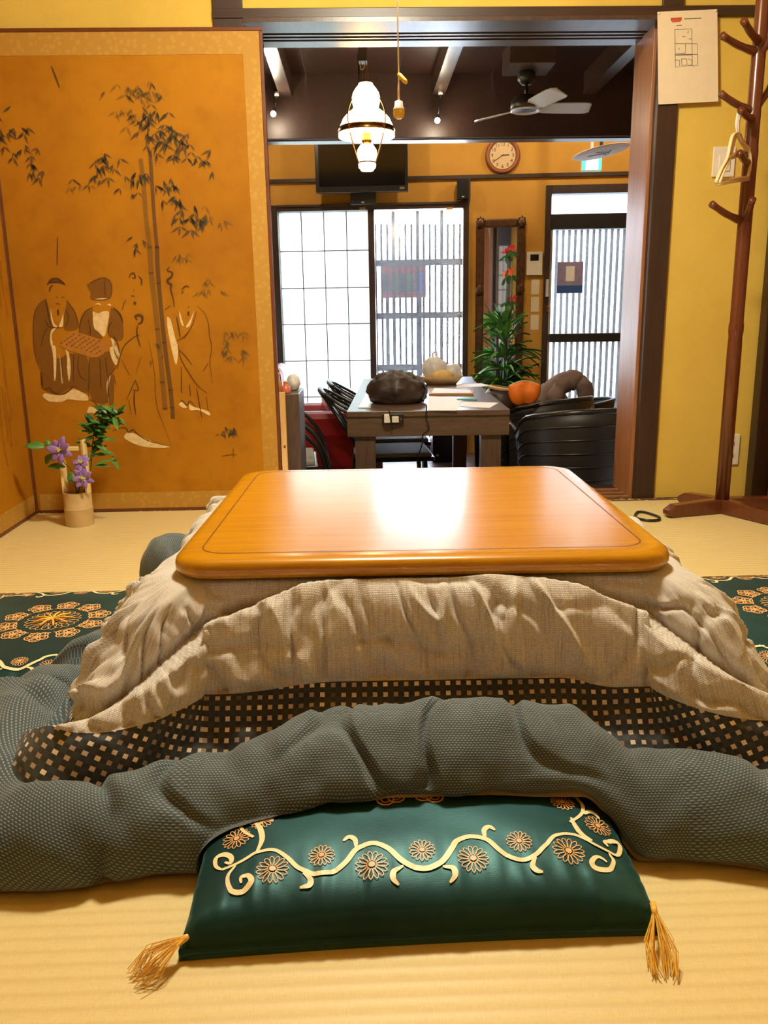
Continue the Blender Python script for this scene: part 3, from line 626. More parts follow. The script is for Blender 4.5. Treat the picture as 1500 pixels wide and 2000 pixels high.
    for i in range(ns):
        X, Y = cyc(i); kx = karc(front[i]) if front[i] is not None else None
        for j in range(nt):
            k = j/SUB; v = vs[i, j]
            env = sst(1.2, 2.6, k)
            big = noise.noise((X*7, Y*7, v*5+2)); fold = noise.noise((X*15, Y*15, v*3.0)); fine = noise.noise((X*34, Y*34, v*26))
            rid = 1-abs(noise.noise((X*10+3, Y*10, v*6+9)))*2.2
            crv = noise.noise((X*9-4, Y*9+2, v*13+4)); crease = max(0.0, 1-abs(crv)*5)
            if k < 6:
                cr2 = max(0.0, 1-abs(noise.noise((X*13+(v*4 if front[i] is None else v*7), Y*13+5, v*2.2+1)))*7); cr3 = max(0.0, 1-abs(noise.noise((X*18+1, Y*18-v*6, v*10+3)))*6)
                d = 0
            if k < 6: d = env*(.009*fold+.010*big+.003*fine-.014*crease*sst(1.8, 3.2, k)*max(0, .55+noise.noise((X*5, Y*5, 8.0)))+sst(2.2, 3.4, k)*((.016)*cr2*max(0, .4+noise.noise((X*6, Y*6, 3.0)))*2-.010*cr3))
            elif k < 8.6: d = .007*fold+.006*big+.003*fine-.004*crease
            else:
                e2 = sst(8.6, 10, k)*(1-.6*sst(12.8, 14, k)); pk = noise.noise((X*19+7, Y*19, v*5+1)); pkc = max(0.0, 1-abs(noise.noise((X*8+11, Y*8, v*7+6)))*8.0)
                d = e2*(.013*big+.009*pk+.004*fine-.014*pkc*sst(-.15, .25, noise.noise((X*4, Y*4, 21))))
            # stitched seam between taupe and check, check and hem
            d -= .004*math.exp(-((k-6)/.22)**2)+.006*math.exp(-((k-8.55)/.3)**2)
            if kx is not None:
                q = k-kx
                edge = 1.0-sst(.70, .72, abs(front[i]-.10))
                am = .026+.020*sst(.25, .45, abs(front[i]-.10))
                if q > 0: d += edge*am*sst(0, .22, q)*(1-.75*sst(1.0, 5.0, q))
                else: d -= edge*.016*math.exp(-(q/.45)**2)*sst(.9, 1.4, k)
            D[i, j] = d
    Pd = Pw+N*D[:, :, None]
    for C_ in (SIDEL, SIDER):
        for i in range(ns):
            for j in range(45, nt):
                x, y = Pd[i, j, 0], Pd[i, j, 1]
                if abs(x-C_[0].x) < .3 and abs(y-C_[0].y) < .3: Pd[i, j, 2] += cush_z(C_, x, y)*1.0*sst(4.5, 9, j/SUB)
    # hem never sinks into the mats or the front cushion
    for i in range(ns):
        for j in range(60, nt):
            x, y, z = Pd[i, j]; fl_ = .004
            if abs(x-FRONT[0].x) < .31 and abs(y-FRONT[0].y) < .31: fl_ = cush_z(FRONT, x, y)+.004
            if z < fl_: Pd[i, j, 2] = fl_
    q_ = thing('kotatsu_quilt', 'thick taupe kotatsu quilt with a checked band and puffy slate grey hem', 'quilt', TC)
    def part(name, mat, j0, j1, wrapped=True):
        m = MB(); nj = j1-j0+1; m.v = [tuple(Pd[i % ns, j]) for i in range(ns+1) for j in range(j0, j1+1)]
        m.uv = [(us[i] if i < ns else total, vs[i % ns, j]) for i in range(ns+1) for j in range(j0, j1+1)]
        m.f = [(i*nj+j, i*nj+j+1, (i+1)*nj+j+1, (i+1)*nj+j) for i in range(ns) for j in range(nj-1)]
        return m.build(name, mat, q_, smooth=True)
    part('taupe_panel', 'quilt_taupe', 0, 6*SUB); part('checked_band', 'quilt_check', 6*SUB, int(8.75*SUB)); part('hem', 'quilt_hem', int(8.75*SUB), nt-1)
    # lining strip turned under the hem
    m = MB(); L = []
    for i in range(0, ns+1, 2):
        a = Vector(Pd[i % ns, nt-1]); b = Vector(Pd[i % ns, nt-9]); o_ = (b-a); o_.z = 0; o_ = o_.normalized() if o_.length > 1e-6 else Vector((0, -1, 0))
        L.append([a+o_*.014+Vector((0, 0, -.0005)), a+o_*.004+Vector((0, 0, .008)), a-o_*.09+Vector((0, 0, .002))])
    m.grid(L); m.build('lining', 'quilt_lining', q_, smooth=True)
quilt()
# ================================================================== FOLDING SCREEN
SY = WY-.045; ST = 1.79
xF = py(45, 750, SY).x; xRt = py(530, 450, SY).x
foot = pz(0, 1052, 0); ldir = (Vector((foot.x, foot.y, 0))-Vector((xF, SY, 0))).normalized()
fs = thing('folding_screen', 'golden two panel folding screen painted with bearded sages under bamboo', 'screen', (xF, SY, 0))
stop = py(250, 54, SY).z
def screen_panel(T, W, bl, br):
    H = stop; pn = MB(T).span((0, .004, .012), (W, .022, H-.01)).build('panel', 'gold_paper', fs)
    fr = .013
    for a, b in (((0, 0, 0), (W, .026, fr)), ((0, 0, H-fr), (W, .026, H)), ((0 if bl > .02 else 0, 0, fr), (.004 if bl < .02 else fr, .026, H-fr)), ((W-fr, 0, fr), (W, .026, H-fr))): MB(T).span(a, b).build('frame_rail', 'screen_frame', pn, bevel=.002)
    e = .003
    for a, b in (((fr, e, fr), (W-fr, .006, fr+.065)), ((fr, e, H-fr-.075), (W-fr, .006, H-fr)), ((W-fr-br, e, fr+.065), (W-fr, .006, H-fr-.075))): MB(T).span(a, b).build('brocade_border', 'screen_brocade', pn)
    if bl > .02: MB(T).span((fr, e, fr+.065), (fr+bl, .006, H-fr-.075)).build('brocade_border', 'screen_brocade', pn)
    return pn
Tr = Matrix.Translation((xF, SY-.004, 0)); pR = screen_panel(Tr, xRt-xF, .0, .06)
ax = -ldir; nrm = Vector((ax.y, -ax.x, 0))
Tl = Matrix(((ax.x, -nrm.x, 0, xF+ldir.x*.97), (ax.y, -nrm.y, 0, SY+ldir.y*.97), (0, 0, 1, 0), (0, 0, 0, 1)))
pL = screen_panel(Tl, .966, .06, .0)
# --- painting strokes on the right panel (flat pigment)
PYp = SY-.0011
def pp(u, v, lay=0): return py(u, v, PYp-.00025*lay)
S1 = lambda x, y: (x/5, 500+y/5); S2 = lambda x, y: (220+x/4.763, 480+y/4.763); S0 = lambda x, y: (x/2.679, y/2.679)
PXM = SY/F_PX*1.02
def stroke(mb, S, pts, w_, lay=3, taper=True, k=5):
    P = catmull([(*S(*p), 0) for p in pts], k); n = len(P)
    mb.ribbon([pp(p.x, p.y, lay) for p in P], [w_*PXM*((.35+.65*math.sin(math.pi*(i+.6)/(n+.2))) if taper else 1) for i in range(n)], (0, -1, 0))
def fill(mb, S, pts, lay=1, k=3):
    P = catmull([(*S(*p), 0) for p in pts+[pts[0]]], k)[:-1]; MB().poly([pp(p.x, p.y, lay) for p in P]).build(*mb, pR)
# robes
m = ('painted_robe', 'robe_wash'); fill(m, S1, [(450, 420), (380, 470), (332, 580), (325, 800), (345, 980), (400, 1120), (410, 1290), (560, 1350), (720, 1280), (860, 1330), (860, 1200), (850, 990), (700, 950), (560, 1000), (500, 880), (490, 760), (520, 690), (490, 560)]); fill(m, S1, [(650, 430), (730, 540), (770, 700), (650, 730), (612, 660), (640, 520)])
fill(m, S1, [(905, 500), (830, 550), (782, 650), (782, 770), (900, 790), (1000, 810), (970, 745), (915, 670), (905, 580)]); fill(m, S1, [(1085, 500), (1160, 560), (1200, 650), (1205, 790), (1160, 830), (1060, 780), (1065, 620)])
fill(m, S1, [(870, 1000), (1070, 930), (1120, 1080), (1060, 1180), (1060, 1430), (900, 1405), (865, 1200)]); fill(m, S1, [(845, 290), (900, 245), (1000, 210), (1082, 260), (1070, 405), (905, 415), (895, 350)])
fill(m, S1, [(1080, 1150), (1110, 1180), (1110, 1440), (1060, 1440), (1060, 1250)])
m = ('painted_white', 'pigment_white'); fill(m, S1, [(492, 500), (520, 640), (560, 690), (525, 690), (498, 610)], 2); fill(m, S1, [(618, 560), (615, 680), (575, 690), (600, 620)], 2)
fill(m, S1, [(550, 700), (505, 720), (488, 790), (498, 880), (515, 860), (505, 770)], 2); fill(m, S1, [(500, 870), (545, 900), (548, 1150), (530, 1215), (520, 1000)], 2); fill(m, S1, [(640, 910), (672, 950), (690, 1090), (675, 1225), (655, 1100), (655, 1000)], 2); fill(m, S1, [(580, 940), (600, 1100), (615, 1230), (600, 1230), (590, 1080)], 2)
fill(m, S1, [(415, 1370), (440, 1340), (540, 1360), (640, 1350), (720, 1300), (850, 1360), (860, 1410), (760, 1410), (660, 1400), (600, 1425), (480, 1420)], 2)
fill(m, S1, [(905, 540), (960, 560), (1010, 540), (1065, 550), (1050, 660), (1020, 785), (960, 740), (915, 690)], 2); fill(m, S1, [(920, 475), (960, 458), (990, 480), (955, 472)], 2); fill(m, S1, [(1040, 475), (1075, 465), (1085, 490), (1060, 480)], 2); fill(m, S1, [(905, 425), (1000, 410), (1060, 420), (1000, 428)], 2)
fill(m, S1, [(1080, 800), (1120, 830), (1168, 960), (1150, 1010), (1132, 1068), (1090, 1000), (1070, 900), (1100, 880)], 2); fill(m, S1, [(1085, 1150), (1055, 1200), (1040, 1270), (1060, 1440), (1055, 1300)], 2)
fill(m, S2, [(130, 1740), (200, 1745), (300, 1790), (420, 1840), (545, 1868), (430, 1882), (250, 1860), (110, 1790)], 2); fill(m, S2, [(615, 1480), (640, 1450), (690, 1500), (660, 1510)], 2); fill(m, S2, [(710, 1470), (760, 1500), (890, 1540), (900, 1580), (800, 1530), (720, 1530)], 2)
fill(m, S2, [(505, 660), (540, 690), (580, 850), (610, 960), (590, 1110), (545, 950), (510, 760)], 2); fill(m, S2, [(620, 600), (660, 740), (640, 730), (622, 660)], 2); fill(m, S2, [(760, 600), (720, 740), (680, 755), (720, 690)], 2); fill(m, S2, [(15, 880), (60, 1000), (40, 1060), (0, 1000)], 2)
fill(m, S1, [(870, 1470), (960, 1490), (1010, 1530), (1000, 1560), (900, 1530), (850, 1530)], 2)
m = ('painted_scroll', 'scroll_ochre'); fill(m, S1, [(590, 850), (720, 745), (870, 780), (1010, 830), (1085, 855), (955, 992), (760, 950), (600, 890)], 3)
m = MB()
for c_ in range(8):
    for r_ in range(5 if c_ < 6 else 3):
        x = 600+c_*52+r_*30-c_*3; y = 850+c_*14-r_*21
        if x < 1010-(c_*4) : stroke(m, S1, [(x-10, y+5), (x, y-rnd.uniform(-3, 6)), (x+13, y-8)], 1.4, 5)
for pts, w_ in (([(460, 285), (500, 232), (570, 225), (640, 285)], 4), ([(480, 260), (560, 250), (630, 270)], 5), ([(485, 350), (490, 310), (520, 285)], 3), ([(545, 400), (570, 405)], 1.2), ([(600, 405), (630, 400)], 1.2), ([(565, 520), (570, 580)], 4), ([(545, 460), (590, 470)], 1.5), ([(450, 420), (470, 560), (500, 680)], 2), ([(450, 420), (380, 470), (332, 580), (325, 800), (345, 980), (400, 1120), (490, 1210)], 1.2), ([(395, 1130), (410, 1230), (412, 1290)], 3), ([(412, 1300), (450, 1300), (480, 1290), (520, 1330), (600, 1350), (680, 1310), (720, 1275), (800, 1320), (860, 1335)], 2.2), ([(650, 430), (730, 540), (770, 690)], 1.2), ([(640, 520), (670, 600), (640, 690)], 1.3), ([(440, 620), (480, 690), (600, 700)], 1.6), ([(400, 880), (430, 760), (470, 700)], 1.2),
                ([(600, 1000), (610, 1240)], 1.2), ([(720, 960), (715, 1240)], 1.2), ([(850, 280), (1000, 210), (1085, 265), (1070, 410), (900, 420), (890, 350), (850, 310)], 1.6), ([(1020, 220), (1030, 400)], 1.2), ([(905, 500), (830, 545), (785, 640), (775, 760)], 2), ([(1110, 510), (1170, 570), (1205, 660)], 2.4), ([(860, 620), (880, 700), (880, 780)], 1.4), ([(1090, 640), (1060, 700), (1060, 760)], 2), ([(1110, 780), (1150, 860), (1165, 950)], 2.2), ([(770, 980), (760, 1080), (790, 1180), (850, 1220)], 1.4), ([(870, 1000), (865, 1400)], 1.5), ([(975, 1000), (985, 1290)], 1.5), ([(1030, 990), (1050, 1180)], 1.2), ([(1150, 1060), (1100, 1130), (1060, 1200), (1050, 1430)], 2.2), ([(1110, 1150), (1130, 1260)], 1.5), ([(865, 1400), (920, 1420), (960, 1480), (1010, 1520)], 2)): stroke(m, S1, pts, w_, 4)
for pts, w_ in (([(150, 300), (170, 262), (200, 258), (210, 300), (180, 295)], 3), ([(240, 280), (270, 320), (265, 370)], 3), ([(190, 410), (205, 412)], 1.2), ([(170, 465), (205, 470)], 2), ([(205, 520), (208, 550)], 5), ([(125, 500), (100, 550), (90, 600)], 1.6), ([(230, 690), (210, 660), (240, 645), (275, 660), (270, 710), (235, 730)], 5), ([(235, 740), (225, 800), (240, 880), (260, 940)], 3), ([(255, 830), (200, 850), (110, 930), (70, 1030), (45, 1150)], 2), ([(0, 570), (60, 620), (95, 690)], 2), ([(330, 870), (360, 1000), (390, 1200), (410, 1480), (480, 1680), (545, 1850)], 1.1), ([(210, 1250), (180, 1320), (130, 1430)], 1.8), ([(210, 1250), (240, 1340), (190, 1340)], 2.2), ([(205, 1340), (200, 1450), (215, 1570)], 3), ([(150, 1430), (175, 1570)], 1.2), ([(85, 1060), (160, 1210)], 1), ([(265, 1030), (215, 1190)], 1), ([(0, 1720), (110, 1690), (150, 1735), (190, 1710), (240, 1760), (350, 1820), (545, 1868)], 2.6),
                ([(530, 195), (510, 230), (555, 250), (545, 290), (510, 320), (520, 345), (548, 365), (540, 400), (560, 480), (575, 570)], 4.2), ([(640, 410), (680, 375), (715, 385)], 3), ([(640, 450), (660, 415)], 2), ([(705, 610), (705, 650)], 4), ([(700, 570), (715, 568)], 1.6), ([(785, 560), (850, 620), (890, 720), (900, 830), (920, 940), (905, 1080), (915, 1180), (925, 1280)], 1.5), ([(780, 610), (740, 740), (660, 870)], 1.6), ([(600, 885), (660, 850), (715, 790)], 1.8), ([(595, 660), (630, 850)], 2.6), ([(610, 930), (640, 1060), (720, 1200), (800, 1310), (880, 1370)], 2), ([(620, 970), (680, 1030), (740, 1110)], 2), ([(890, 1090), (840, 1170)], 1.6), ([(640, 1120), (640, 1330), (650, 1370)], 2), ([(715, 1290), (725, 1400)], 1.8), ([(780, 1320), (830, 1600)], 2), ([(870, 1400), (890, 1540)], 1.2), ([(630, 1460), (645, 1440), (690, 1485), (720, 1445), (770, 1500)], 2.4), ([(480, 600), (540, 555)], 1.4), ([(1120, 1880), (1125, 1970)], 1.6), ([(1010, 1960), (1090, 1945), (1160, 1945)], 1.6)): stroke(m, S2, pts, w_, 4)
stroke(m, S0, [(268, 345), (290, 400), (312, 460)], 3.2, 3); stroke(m, S0, [(300, 1240), (300, 1320), (298, 1390)], 2.2, 3)
m.build('ink_lines', 'ink_dark', pR)['kind'] = 'stuff'
m = MB()
for pts, w_ in (([(735, 830), (750, 950), (765, 1150), (785, 1300)], 8),): stroke(m, S0, pts, w_, 1, False)
for pts, w_ in (([(345, 0), (360, 250), (410, 700), (460, 1200), (490, 1530)], 9.5),): stroke(m, S2, pts, w_, 1, False)
m.build('painted_bamboo', 'ink_pale', pR)
m = MB(); stroke(m, S0, [(785, 790), (795, 950), (808, 1150), (822, 1300)], 6.5, 2, False); stroke(m, S2, [(412, 0), (425, 300), (480, 880), (545, 1400), (560, 1610)], 8, 2, False)
for x, y in ((355, 250), (425, 345), (415, 770), (480, 895), (460, 1265), (540, 1340), (485, 1510), (550, 1500)): stroke(m, S2, [(x-22, y), (x, y+6), (x+24, y-2)], 3, 3)
m.build('painted_bamboo', 'ink_mid', pR)
def leaves(name, mat, clusters, seed):
    r_ = random.Random(seed); m = MB()
    for cx, cy, sx_, sy_, n, L in clusters:
        for k in range(n):
            x = r_.gauss(cx, sx_); y = r_.gauss(cy, sy_)
            for q in range(r_.choice((2, 3))):
                a = math.radians(90+r_.uniform(-62, 62)); l_ = L*r_.uniform(.6, 1.15); dx, dy = math.cos(a), math.sin(a); ww = l_*.12
                m.poly([pp(x, y, 2), pp(x+dx*l_*.4-dy*ww, y+dy*l_*.4+dx*ww, 2), pp(x+dx*l_, y+dy*l_, 2), pp(x+dx*l_*.4+dy*ww, y+dy*l_*.4-dx*ww, 2)])
    m.build(name, mat, pR)['kind'] = 'stuff'
leaves('painted_leaves', 'leaf_ink', [(290, 222, 16, 18, 14, 24), (330, 255, 22, 14, 18, 26), (325, 272, 20, 12, 12, 24), (372, 300, 22, 10, 9, 22), (392, 318, 12, 12, 6, 20), (210, 322, 20, 14, 14, 22), (262, 352, 18, 14, 12, 22), (185, 350, 20, 8, 6, 18), (335, 360, 18, 12, 11, 22), (345, 400, 12, 10, 7, 24), (378, 430, 16, 12, 13, 24), (275, 472, 8, 7, 4, 18), (20, 250, 22, 14, 16, 24), (60, 300, 16, 12, 9, 22), (70, 335, 10, 10, 5, 20), (442, 838, 16, 6, 8, 18)], 3)
leaves('painted_leaves', 'leaf_pale', [(260, 180, 26, 14, 16, 24), (288, 172, 14, 10, 8, 22), (245, 225, 18, 10, 8, 22), (420, 432, 14, 14, 8, 22), (345, 495, 14, 8, 6, 18), (462, 655, 16, 10, 8, 20), (445, 690, 20, 10, 9, 20), (405, 560, 14, 14, 7, 20), (160, 360, 14, 8, 5, 18), (308, 690, 8, 20, 5, 16)], 5)
# a few strokes on the left panel
m = MB(Tl); r_ = random.Random(4)
for k in range(12):
    a0 = .70+r_.uniform(-.03, .2); z0 = r_.uniform(.35, 1.2); m.v += []
    P = [Vector((a0+r_.uniform(-.008, .008), -.0004, z0-.05*q)) for q in range(5)]; m.ribbon(P, .004, (0, -1, 0))
m.build('ink_lines', 'ink_mid', pL)['kind'] = 'stuff'
# ================================================================== COAT RACK, HANGERS
RY = 3.0
rb = pz(1408, 1001, 0); rk = thing('coat_rack', 'dark brown wooden coat rack with peg arms and a cross base', 'coat rack', (rb.x, rb.y, 0)); RX, RYb = rb.x, rb.y
def rkp(u, v): return py(u, v, RYb)
tilt = 0.0
MB().lathe([(.0255, .045), (.0255, .62), (.024, .66), (.0265, .68), (.0265, .70), (.024, .715), (.0245, 1.25), (.0255, 1.27), (.0255, 1.29), (.0235, 1.31), (.023, 1.98), (.017, 2.01)], (RX, RYb, 0), 20).build('pole', 'rack_wood', rk, smooth=True)
for an in (194, -64, 14, 116):
    a = math.radians(an); d = Vector((math.cos(a), math.sin(a), 0)); L = .245 if an != 116 else .2
    P = [(0, .0), (L-.02, .0), (L, .012), (L, .03), (L-.03, .048), (.08, .055), (0, .055)]; sd = Vector((-d.y, d.x, 0))
    MB().prism([Vector((RX, RYb, 0))+d*x+Vector((0, 0, z))-sd*.022 for x, z in P], sd*.044).build('foot', 'rack_wood', rk, bevel=.006)
ZR = lambda x, y: (1180+x/4.347, y/4.347)
pegs = [((1000, 300), (1205, 450), -.07), ((1420, 310), (1270, 470), -.04), ((1185, 175), (1225, 360), -.12), ((990, 795), (1180, 950), -.05), ((1420, 720), (1235, 940), .03), ((910, 1730), (1130, 1890), -.05), ((1262, 1690), (1140, 1880), -.09), ((1160, 935), (1205, 1010), -.10), ((1150, 1300), (1165, 1390), -.12)]
for e, b, dy in pegs:
    q = rkp(*ZR(*b)); q = Vector((RX, RYb, q.z)); u, v = ZR(*e); p = py(u, v, RYb+dy); m_ = q.lerp(p, .55)+Vector((0, 0, -.006))
    MB().tube(catmull([q, m_, p], 4), [.014]*3+[.012]*3+[.011, .012, .0125], 10).build('peg', 'rack_wood', rk, smooth=True)
def hanger(dx, dy, label, rot):
    c = py(*ZR(1160, 935), RYb-.085); t_ = thing('clothes_hanger', label, 'hanger', (c.x+dx, c.y+dy, c.z), 'beige plastic hangers on the coat rack')
    def q(x, y, dep=0): p = py(*ZR(x, y), RYb-.085); k = (x-1130)*.00055; return Vector((p.x+dx, p.y+dy+rot*k*.55+dep, p.z))
    out = catmull([q(1130, 1125), q(1070, 1160), q(1035, 1250), q(1000, 1360), q(930, 1460), q(862, 1580)], 4)
    out2 = catmull([q(1130, 1125), q(1175, 1190), q(1240, 1230), q(1290, 1275), q(1300, 1380), q(1268, 1490)], 4)
    MB().tube(out, .0065, 8, flat=.6).tube(out2, .0065, 8, flat=.6).build('shoulder_frame', 'beige_plastic', t_, smooth=True)
    MB().tube([q(862, 1580), q(1060, 1530), q(1268, 1490)], .006, 8).build('trouser_bar', 'beige_plastic', t_, smooth=True)
    MB().tube([q(1010, 1345), q(1100, 1310), q(1190, 1290)], .005, 8).build('strap_bar', 'beige_plastic', t_, smooth=True)
    MB().tube(catmull([q(1130, 1128), q(1115, 1060), q(1130, 980), q(1150, 925), q(1175, 915), q(1190, 950)], 4), .003, 6).build('hook', 'cord_white', t_, smooth=True)
hanger(0, 0, 'front beige plastic clothes hanger hooked on the coat rack', 1.0); hanger(.012, .02, 'middle beige plastic clothes hanger behind the front one', 1.25); hanger(.026, .036, 'rear beige plastic clothes hanger, closest to the wall', .9)
# ================================================================== WALL FITTINGS, PAPER
def wall_box(u0, v0, u1, v1, y, d): a = py(u0, v0, y); b = py(u1, v1, y); return MB().span((a.x, y, a.z), (b.x, y-d, b.z))
sp = thing('switch_plate', 'cream wall switch plate half hidden behind the hangers', 'switch', py(1412, 345, WY)); a = py(1393, 287, WY); b = py(1432, 346, WY)
MB().span((a.x, WY, a.z), (b.x, WY-.008, b.z)).build('plate', 'white_plastic', sp, bevel=.003); MB().span((a.x+.022, WY-.008, a.z-.03), (b.x-.02, WY-.012, b.z+.02)).build('rocker', 'white_plastic', sp, bevel=.002)
ot = thing('wall_outlet', 'white wall outlet low on the yellow wall beside the door', 'outlet', py(1428, 908, WY)); a = py(1412, 848, WY); b = py(1440, 907, WY)
MB().span((a.x, WY, a.z), (b.x, WY-.008, b.z)).build('plate', 'white_plastic', ot, bevel=.003)
for k in (.3, .7): MB().box(((a.x+b.x)/2, WY-.009, lerp(a.z, b.z, k)), (.022, .004, .012)).build('socket', 'print_grey', ot)
yN = WY-.024; c = py(1343, 110, yN); nt_ = thing('paper_notice', 'laminated paper sheet with a small floor plan pinned over the post', 'notice', (c.x, yN, c.z))
cs = [py(u, v, yN) for u, v in ((1284, 23), (1401, 18), (1403, 198), (1286, 204))]; MB().prism(cs, (0, .0006, 0)).build('sheet', 'paper', nt_)
ZP = lambda x, y: py(*ZR(x, y), yN-.0006); m = MB()
for P in ([(600, 250), (745, 245), (748, 555), (605, 570), (600, 250)], [(600, 370), (790, 370), (795, 555), (748, 560)], [(690, 375), (688, 450), (600, 460), (795, 462)], [(600, 470), (750, 465)], [(600, 510), (640, 510), (640, 560)], [(655, 500), (700, 500), (705, 550), (660, 555), (655, 500)], [(715, 500), (745, 510), (745, 552), (715, 555)], [(660, 310), (690, 310)], [(715, 260), (710, 285)], [(630, 405), (640, 420)], [(720, 330), (742, 330)]): m.ribbon([ZP(*p) for p in P], .0022, (0, -1, 0))
m.build('floor_plan', 'print_grey', nt_); m = MB(); m.ribbon([ZP(565, 165), ZP(660, 160)], .010, (0, -1, 0)); m.ribbon([ZP(575, 185), ZP(650, 180)], .004, (0, -1, 0)); m.build('red_heading', 'print_red', nt_)
m = MB(); m.ribbon([ZP(680, 160), ZP(825, 154)], .003, (0, -1, 0)); m.ribbon([ZP(615, 218), ZP(660, 215)], .003, (0, -1, 0)); m.build('text_line', 'print_grey', nt_)
for u, v in ((1287, 26), (1398, 21)): p = py(u, v, yN-.001); MB().ell(p, (.005, .003, .005), 10, 6).build('pin', 'white_plastic', nt_, smooth=True)
# pull cord of the room lamp
LY = 1.92; c0 = py(779, 215, LY); pc = thing('light_pull_cord', 'white lamp pull cord with a wooden toggle and a yellow ball', 'pull cord', (c0.x, LY, c0.z))
MB().tube([py(777, -60, LY)+Vector((0, 0, .55)), py(777, 60, LY), py(779, 160, LY)], .0016, 6).build('cord', 'cord_white', pc, smooth=True)
MB().tube([py(779, 158, LY), py(778.5, 180, LY), py(779, 198, LY)], [.0016, .0024, .0026], 8).build('cord_sleeve', 'beige_plastic', pc, smooth=True)
a = py(778, 144, LY); b = py(794, 162, LY-.01); MB().tube([a, a.lerp(b, .15), a.lerp(b, .8), b], [.003, .0048, .0052, .0035], 10).build('toggle', 'toggle_wood', pc, smooth=True)
MB().lathe([(.002, .019), (.0055, .017), (.007, .012), (.011, .004), (.0125, -.005), (.011, -.013), (.006, -.017), (.001, -.0175)], c0, 16).build('ball', 'toggle_wood', pc, smooth=True)
MB().lathe([(.002, .020), (.0085, .017), (.0095, .008), (.0125, .002), (.0122, 0)], c0, 16, cap=False).build('ball_cap', 'bag_plastic', pc, smooth=True)
rg = MB(); ring = [pz(u, v, .006) for u, v in ((1245, 1000), (1258, 1000), (1278, 1006), (1288, 1011), (1284, 1016), (1262, 1016), (1240, 1010))]
tag(rg.tube(catmull(ring+[ring[0]], 4)[:-1], .005, 8, closed=True).build('loop_handle', 'black_plastic', None, True, loc=ring[3]), 'small black loop handle lying on the tatami beside the table', 'handle')
# ================================================================== BAMBOO VASE AND FLOWERS
vb = pz(152, 1028, 0); VX, VY = vb.x, vb.y+.03
bv = thing('bamboo_vase', 'cut bamboo vase with a square handle standing by the screen', 'vase', (VX, VY, 0))
zt = py(150, 965, VY-.05).z; rv = .052
MB().lathe([(rv*.98, 0), (rv, .004), (rv, .062), (rv*1.02, .066), (rv*.98, .070), (rv*.985, zt), (rv*.86, zt), (rv*.84, zt-.05), (.01, zt-.055)], (VX, VY, 0), 28).build('body', 'bamboo', bv, smooth=True).modifiers.new('e', 'EDGE_SPLIT').split_angle = math.radians(40)
zh = py(168, 858, VY).z
for s_, dz in ((-1, -.012), (1, 0)):
    arc = [Vector((VX, VY, 0))+Vector((rv*r_*math.sin(a)*s_, -rv*r_*math.cos(a), 0)) for r_, rng in ((.985, range(7)), (.80, range(6, -1, -1))) for a in [math.radians(62+56*k/6) for k in rng]]
    MB().prism([p+Vector((0, 0, zt-.004)) for p in arc], (0, 0, zh+dz-zt+.004)).build('handle_post', 'bamboo_cut', bv)
MB().box((VX, VY, zh-.034), (rv*1.75, .02, .016)).build('crossbar', 'bamboo_cut', bv, bevel=.003)
def leaf(mb, p, d, L, W, up=(0, 0, 1), bend=.15):
    p = Vector(p); d = Vector(d).normalized(); s_ = d.cross(Vector(up)); s_ = s_.normalized() if s_.length > .01 else Vector((1, 0, 0)); n_ = s_.cross(d); G = []
    for k in range(7):
        t_ = k/6; wd = W*math.sin(math.pi*min(1, t_*.93+.04))**.8; c_ = p+d*(L*t_)-n_*(bend*L*t_*t_); G.append([c_-s_*wd/2+n_*wd*.12, c_, c_+s_*wd/2+n_*wd*.12])
    mb.grid(G); return mb
def vp_(u, v, dy=0): return py(u, v, VY+dy)
V8 = lambda x, y: (30+x/6.25, 760+y/6.25)
def flower(label, c, nrm, r_, stem, lv, seed):
    q = random.Random(seed); t_ = thing('clematis', label, 'flower', stem[0], 'purple clematis in the bamboo vase')
    MB().tube(catmull(stem, 5), .0018, 6).build('stem', 'leaf_dark', t_, smooth=True)
    n_ = Vector(nrm).normalized(); a_ = n_.cross(Vector((0, 0, 1))).normalized(); b_ = n_.cross(a_)
    for k in range(7):
        an = 2*math.pi*k/7+q.uniform(-.12, .12); d = (a_*math.cos(an)+b_*math.sin(an))+n_*q.uniform(.05, .35)
        leaf(MB(), c, d, r_*q.uniform(.88, 1.1), r_*.55, n_, q.uniform(.0, .3)).build('petal', 'petal', t_, smooth=True, solid=.0006)
    st_ = MB()
    for k in range(22): an = q.uniform(0, 6.28); rr = q.uniform(0, .011); st_.tube([c, c+n_*.008+(a_*math.cos(an)+b_*math.sin(an))*rr, c+n_*.012+(a_*math.cos(an)+b_*math.sin(an))*rr*1.2], .0012, 5)
    o_ = st_.build('stamens', 'stamen', t_); o_['kind'] = 'stuff'
    for p, d, L, W in lv: leaf(MB(), p, d, L, W, (0, -.7, .7)).build('leaf', 'leaf_green', t_, smooth=True, solid=.0006)
root = Vector((VX, VY, zt-.02))
c1 = vp_(*V8(545, 745), -.06)
flower('upper purple clematis bloom leaning left of the bamboo handle', c1, (-.25, -1, .25), .05, [root, vp_(*V8(690, 1010), -.03), vp_(*V8(600, 900), -.04), c1], [(vp_(*V8(370, 700), -.04), vp_(*V8(140, 680), -.06)-vp_(*V8(370, 700), -.04), .07, .035), (vp_(*V8(440, 790), -.04), Vector((-.6, -.1, -.8)), .045, .03), (vp_(*V8(610, 950), -.04), Vector((-1, -.2, .15)), .062, .028), (vp_(*V8(690, 1010), -.04), Vector((-.1, -.5, -1)), .045, .028), (vp_(*V8(420, 700), -.04), Vector((-.4, .1, .8)), .03, .02)], 1)
c2 = vp_(*V8(820, 1080), -.06)
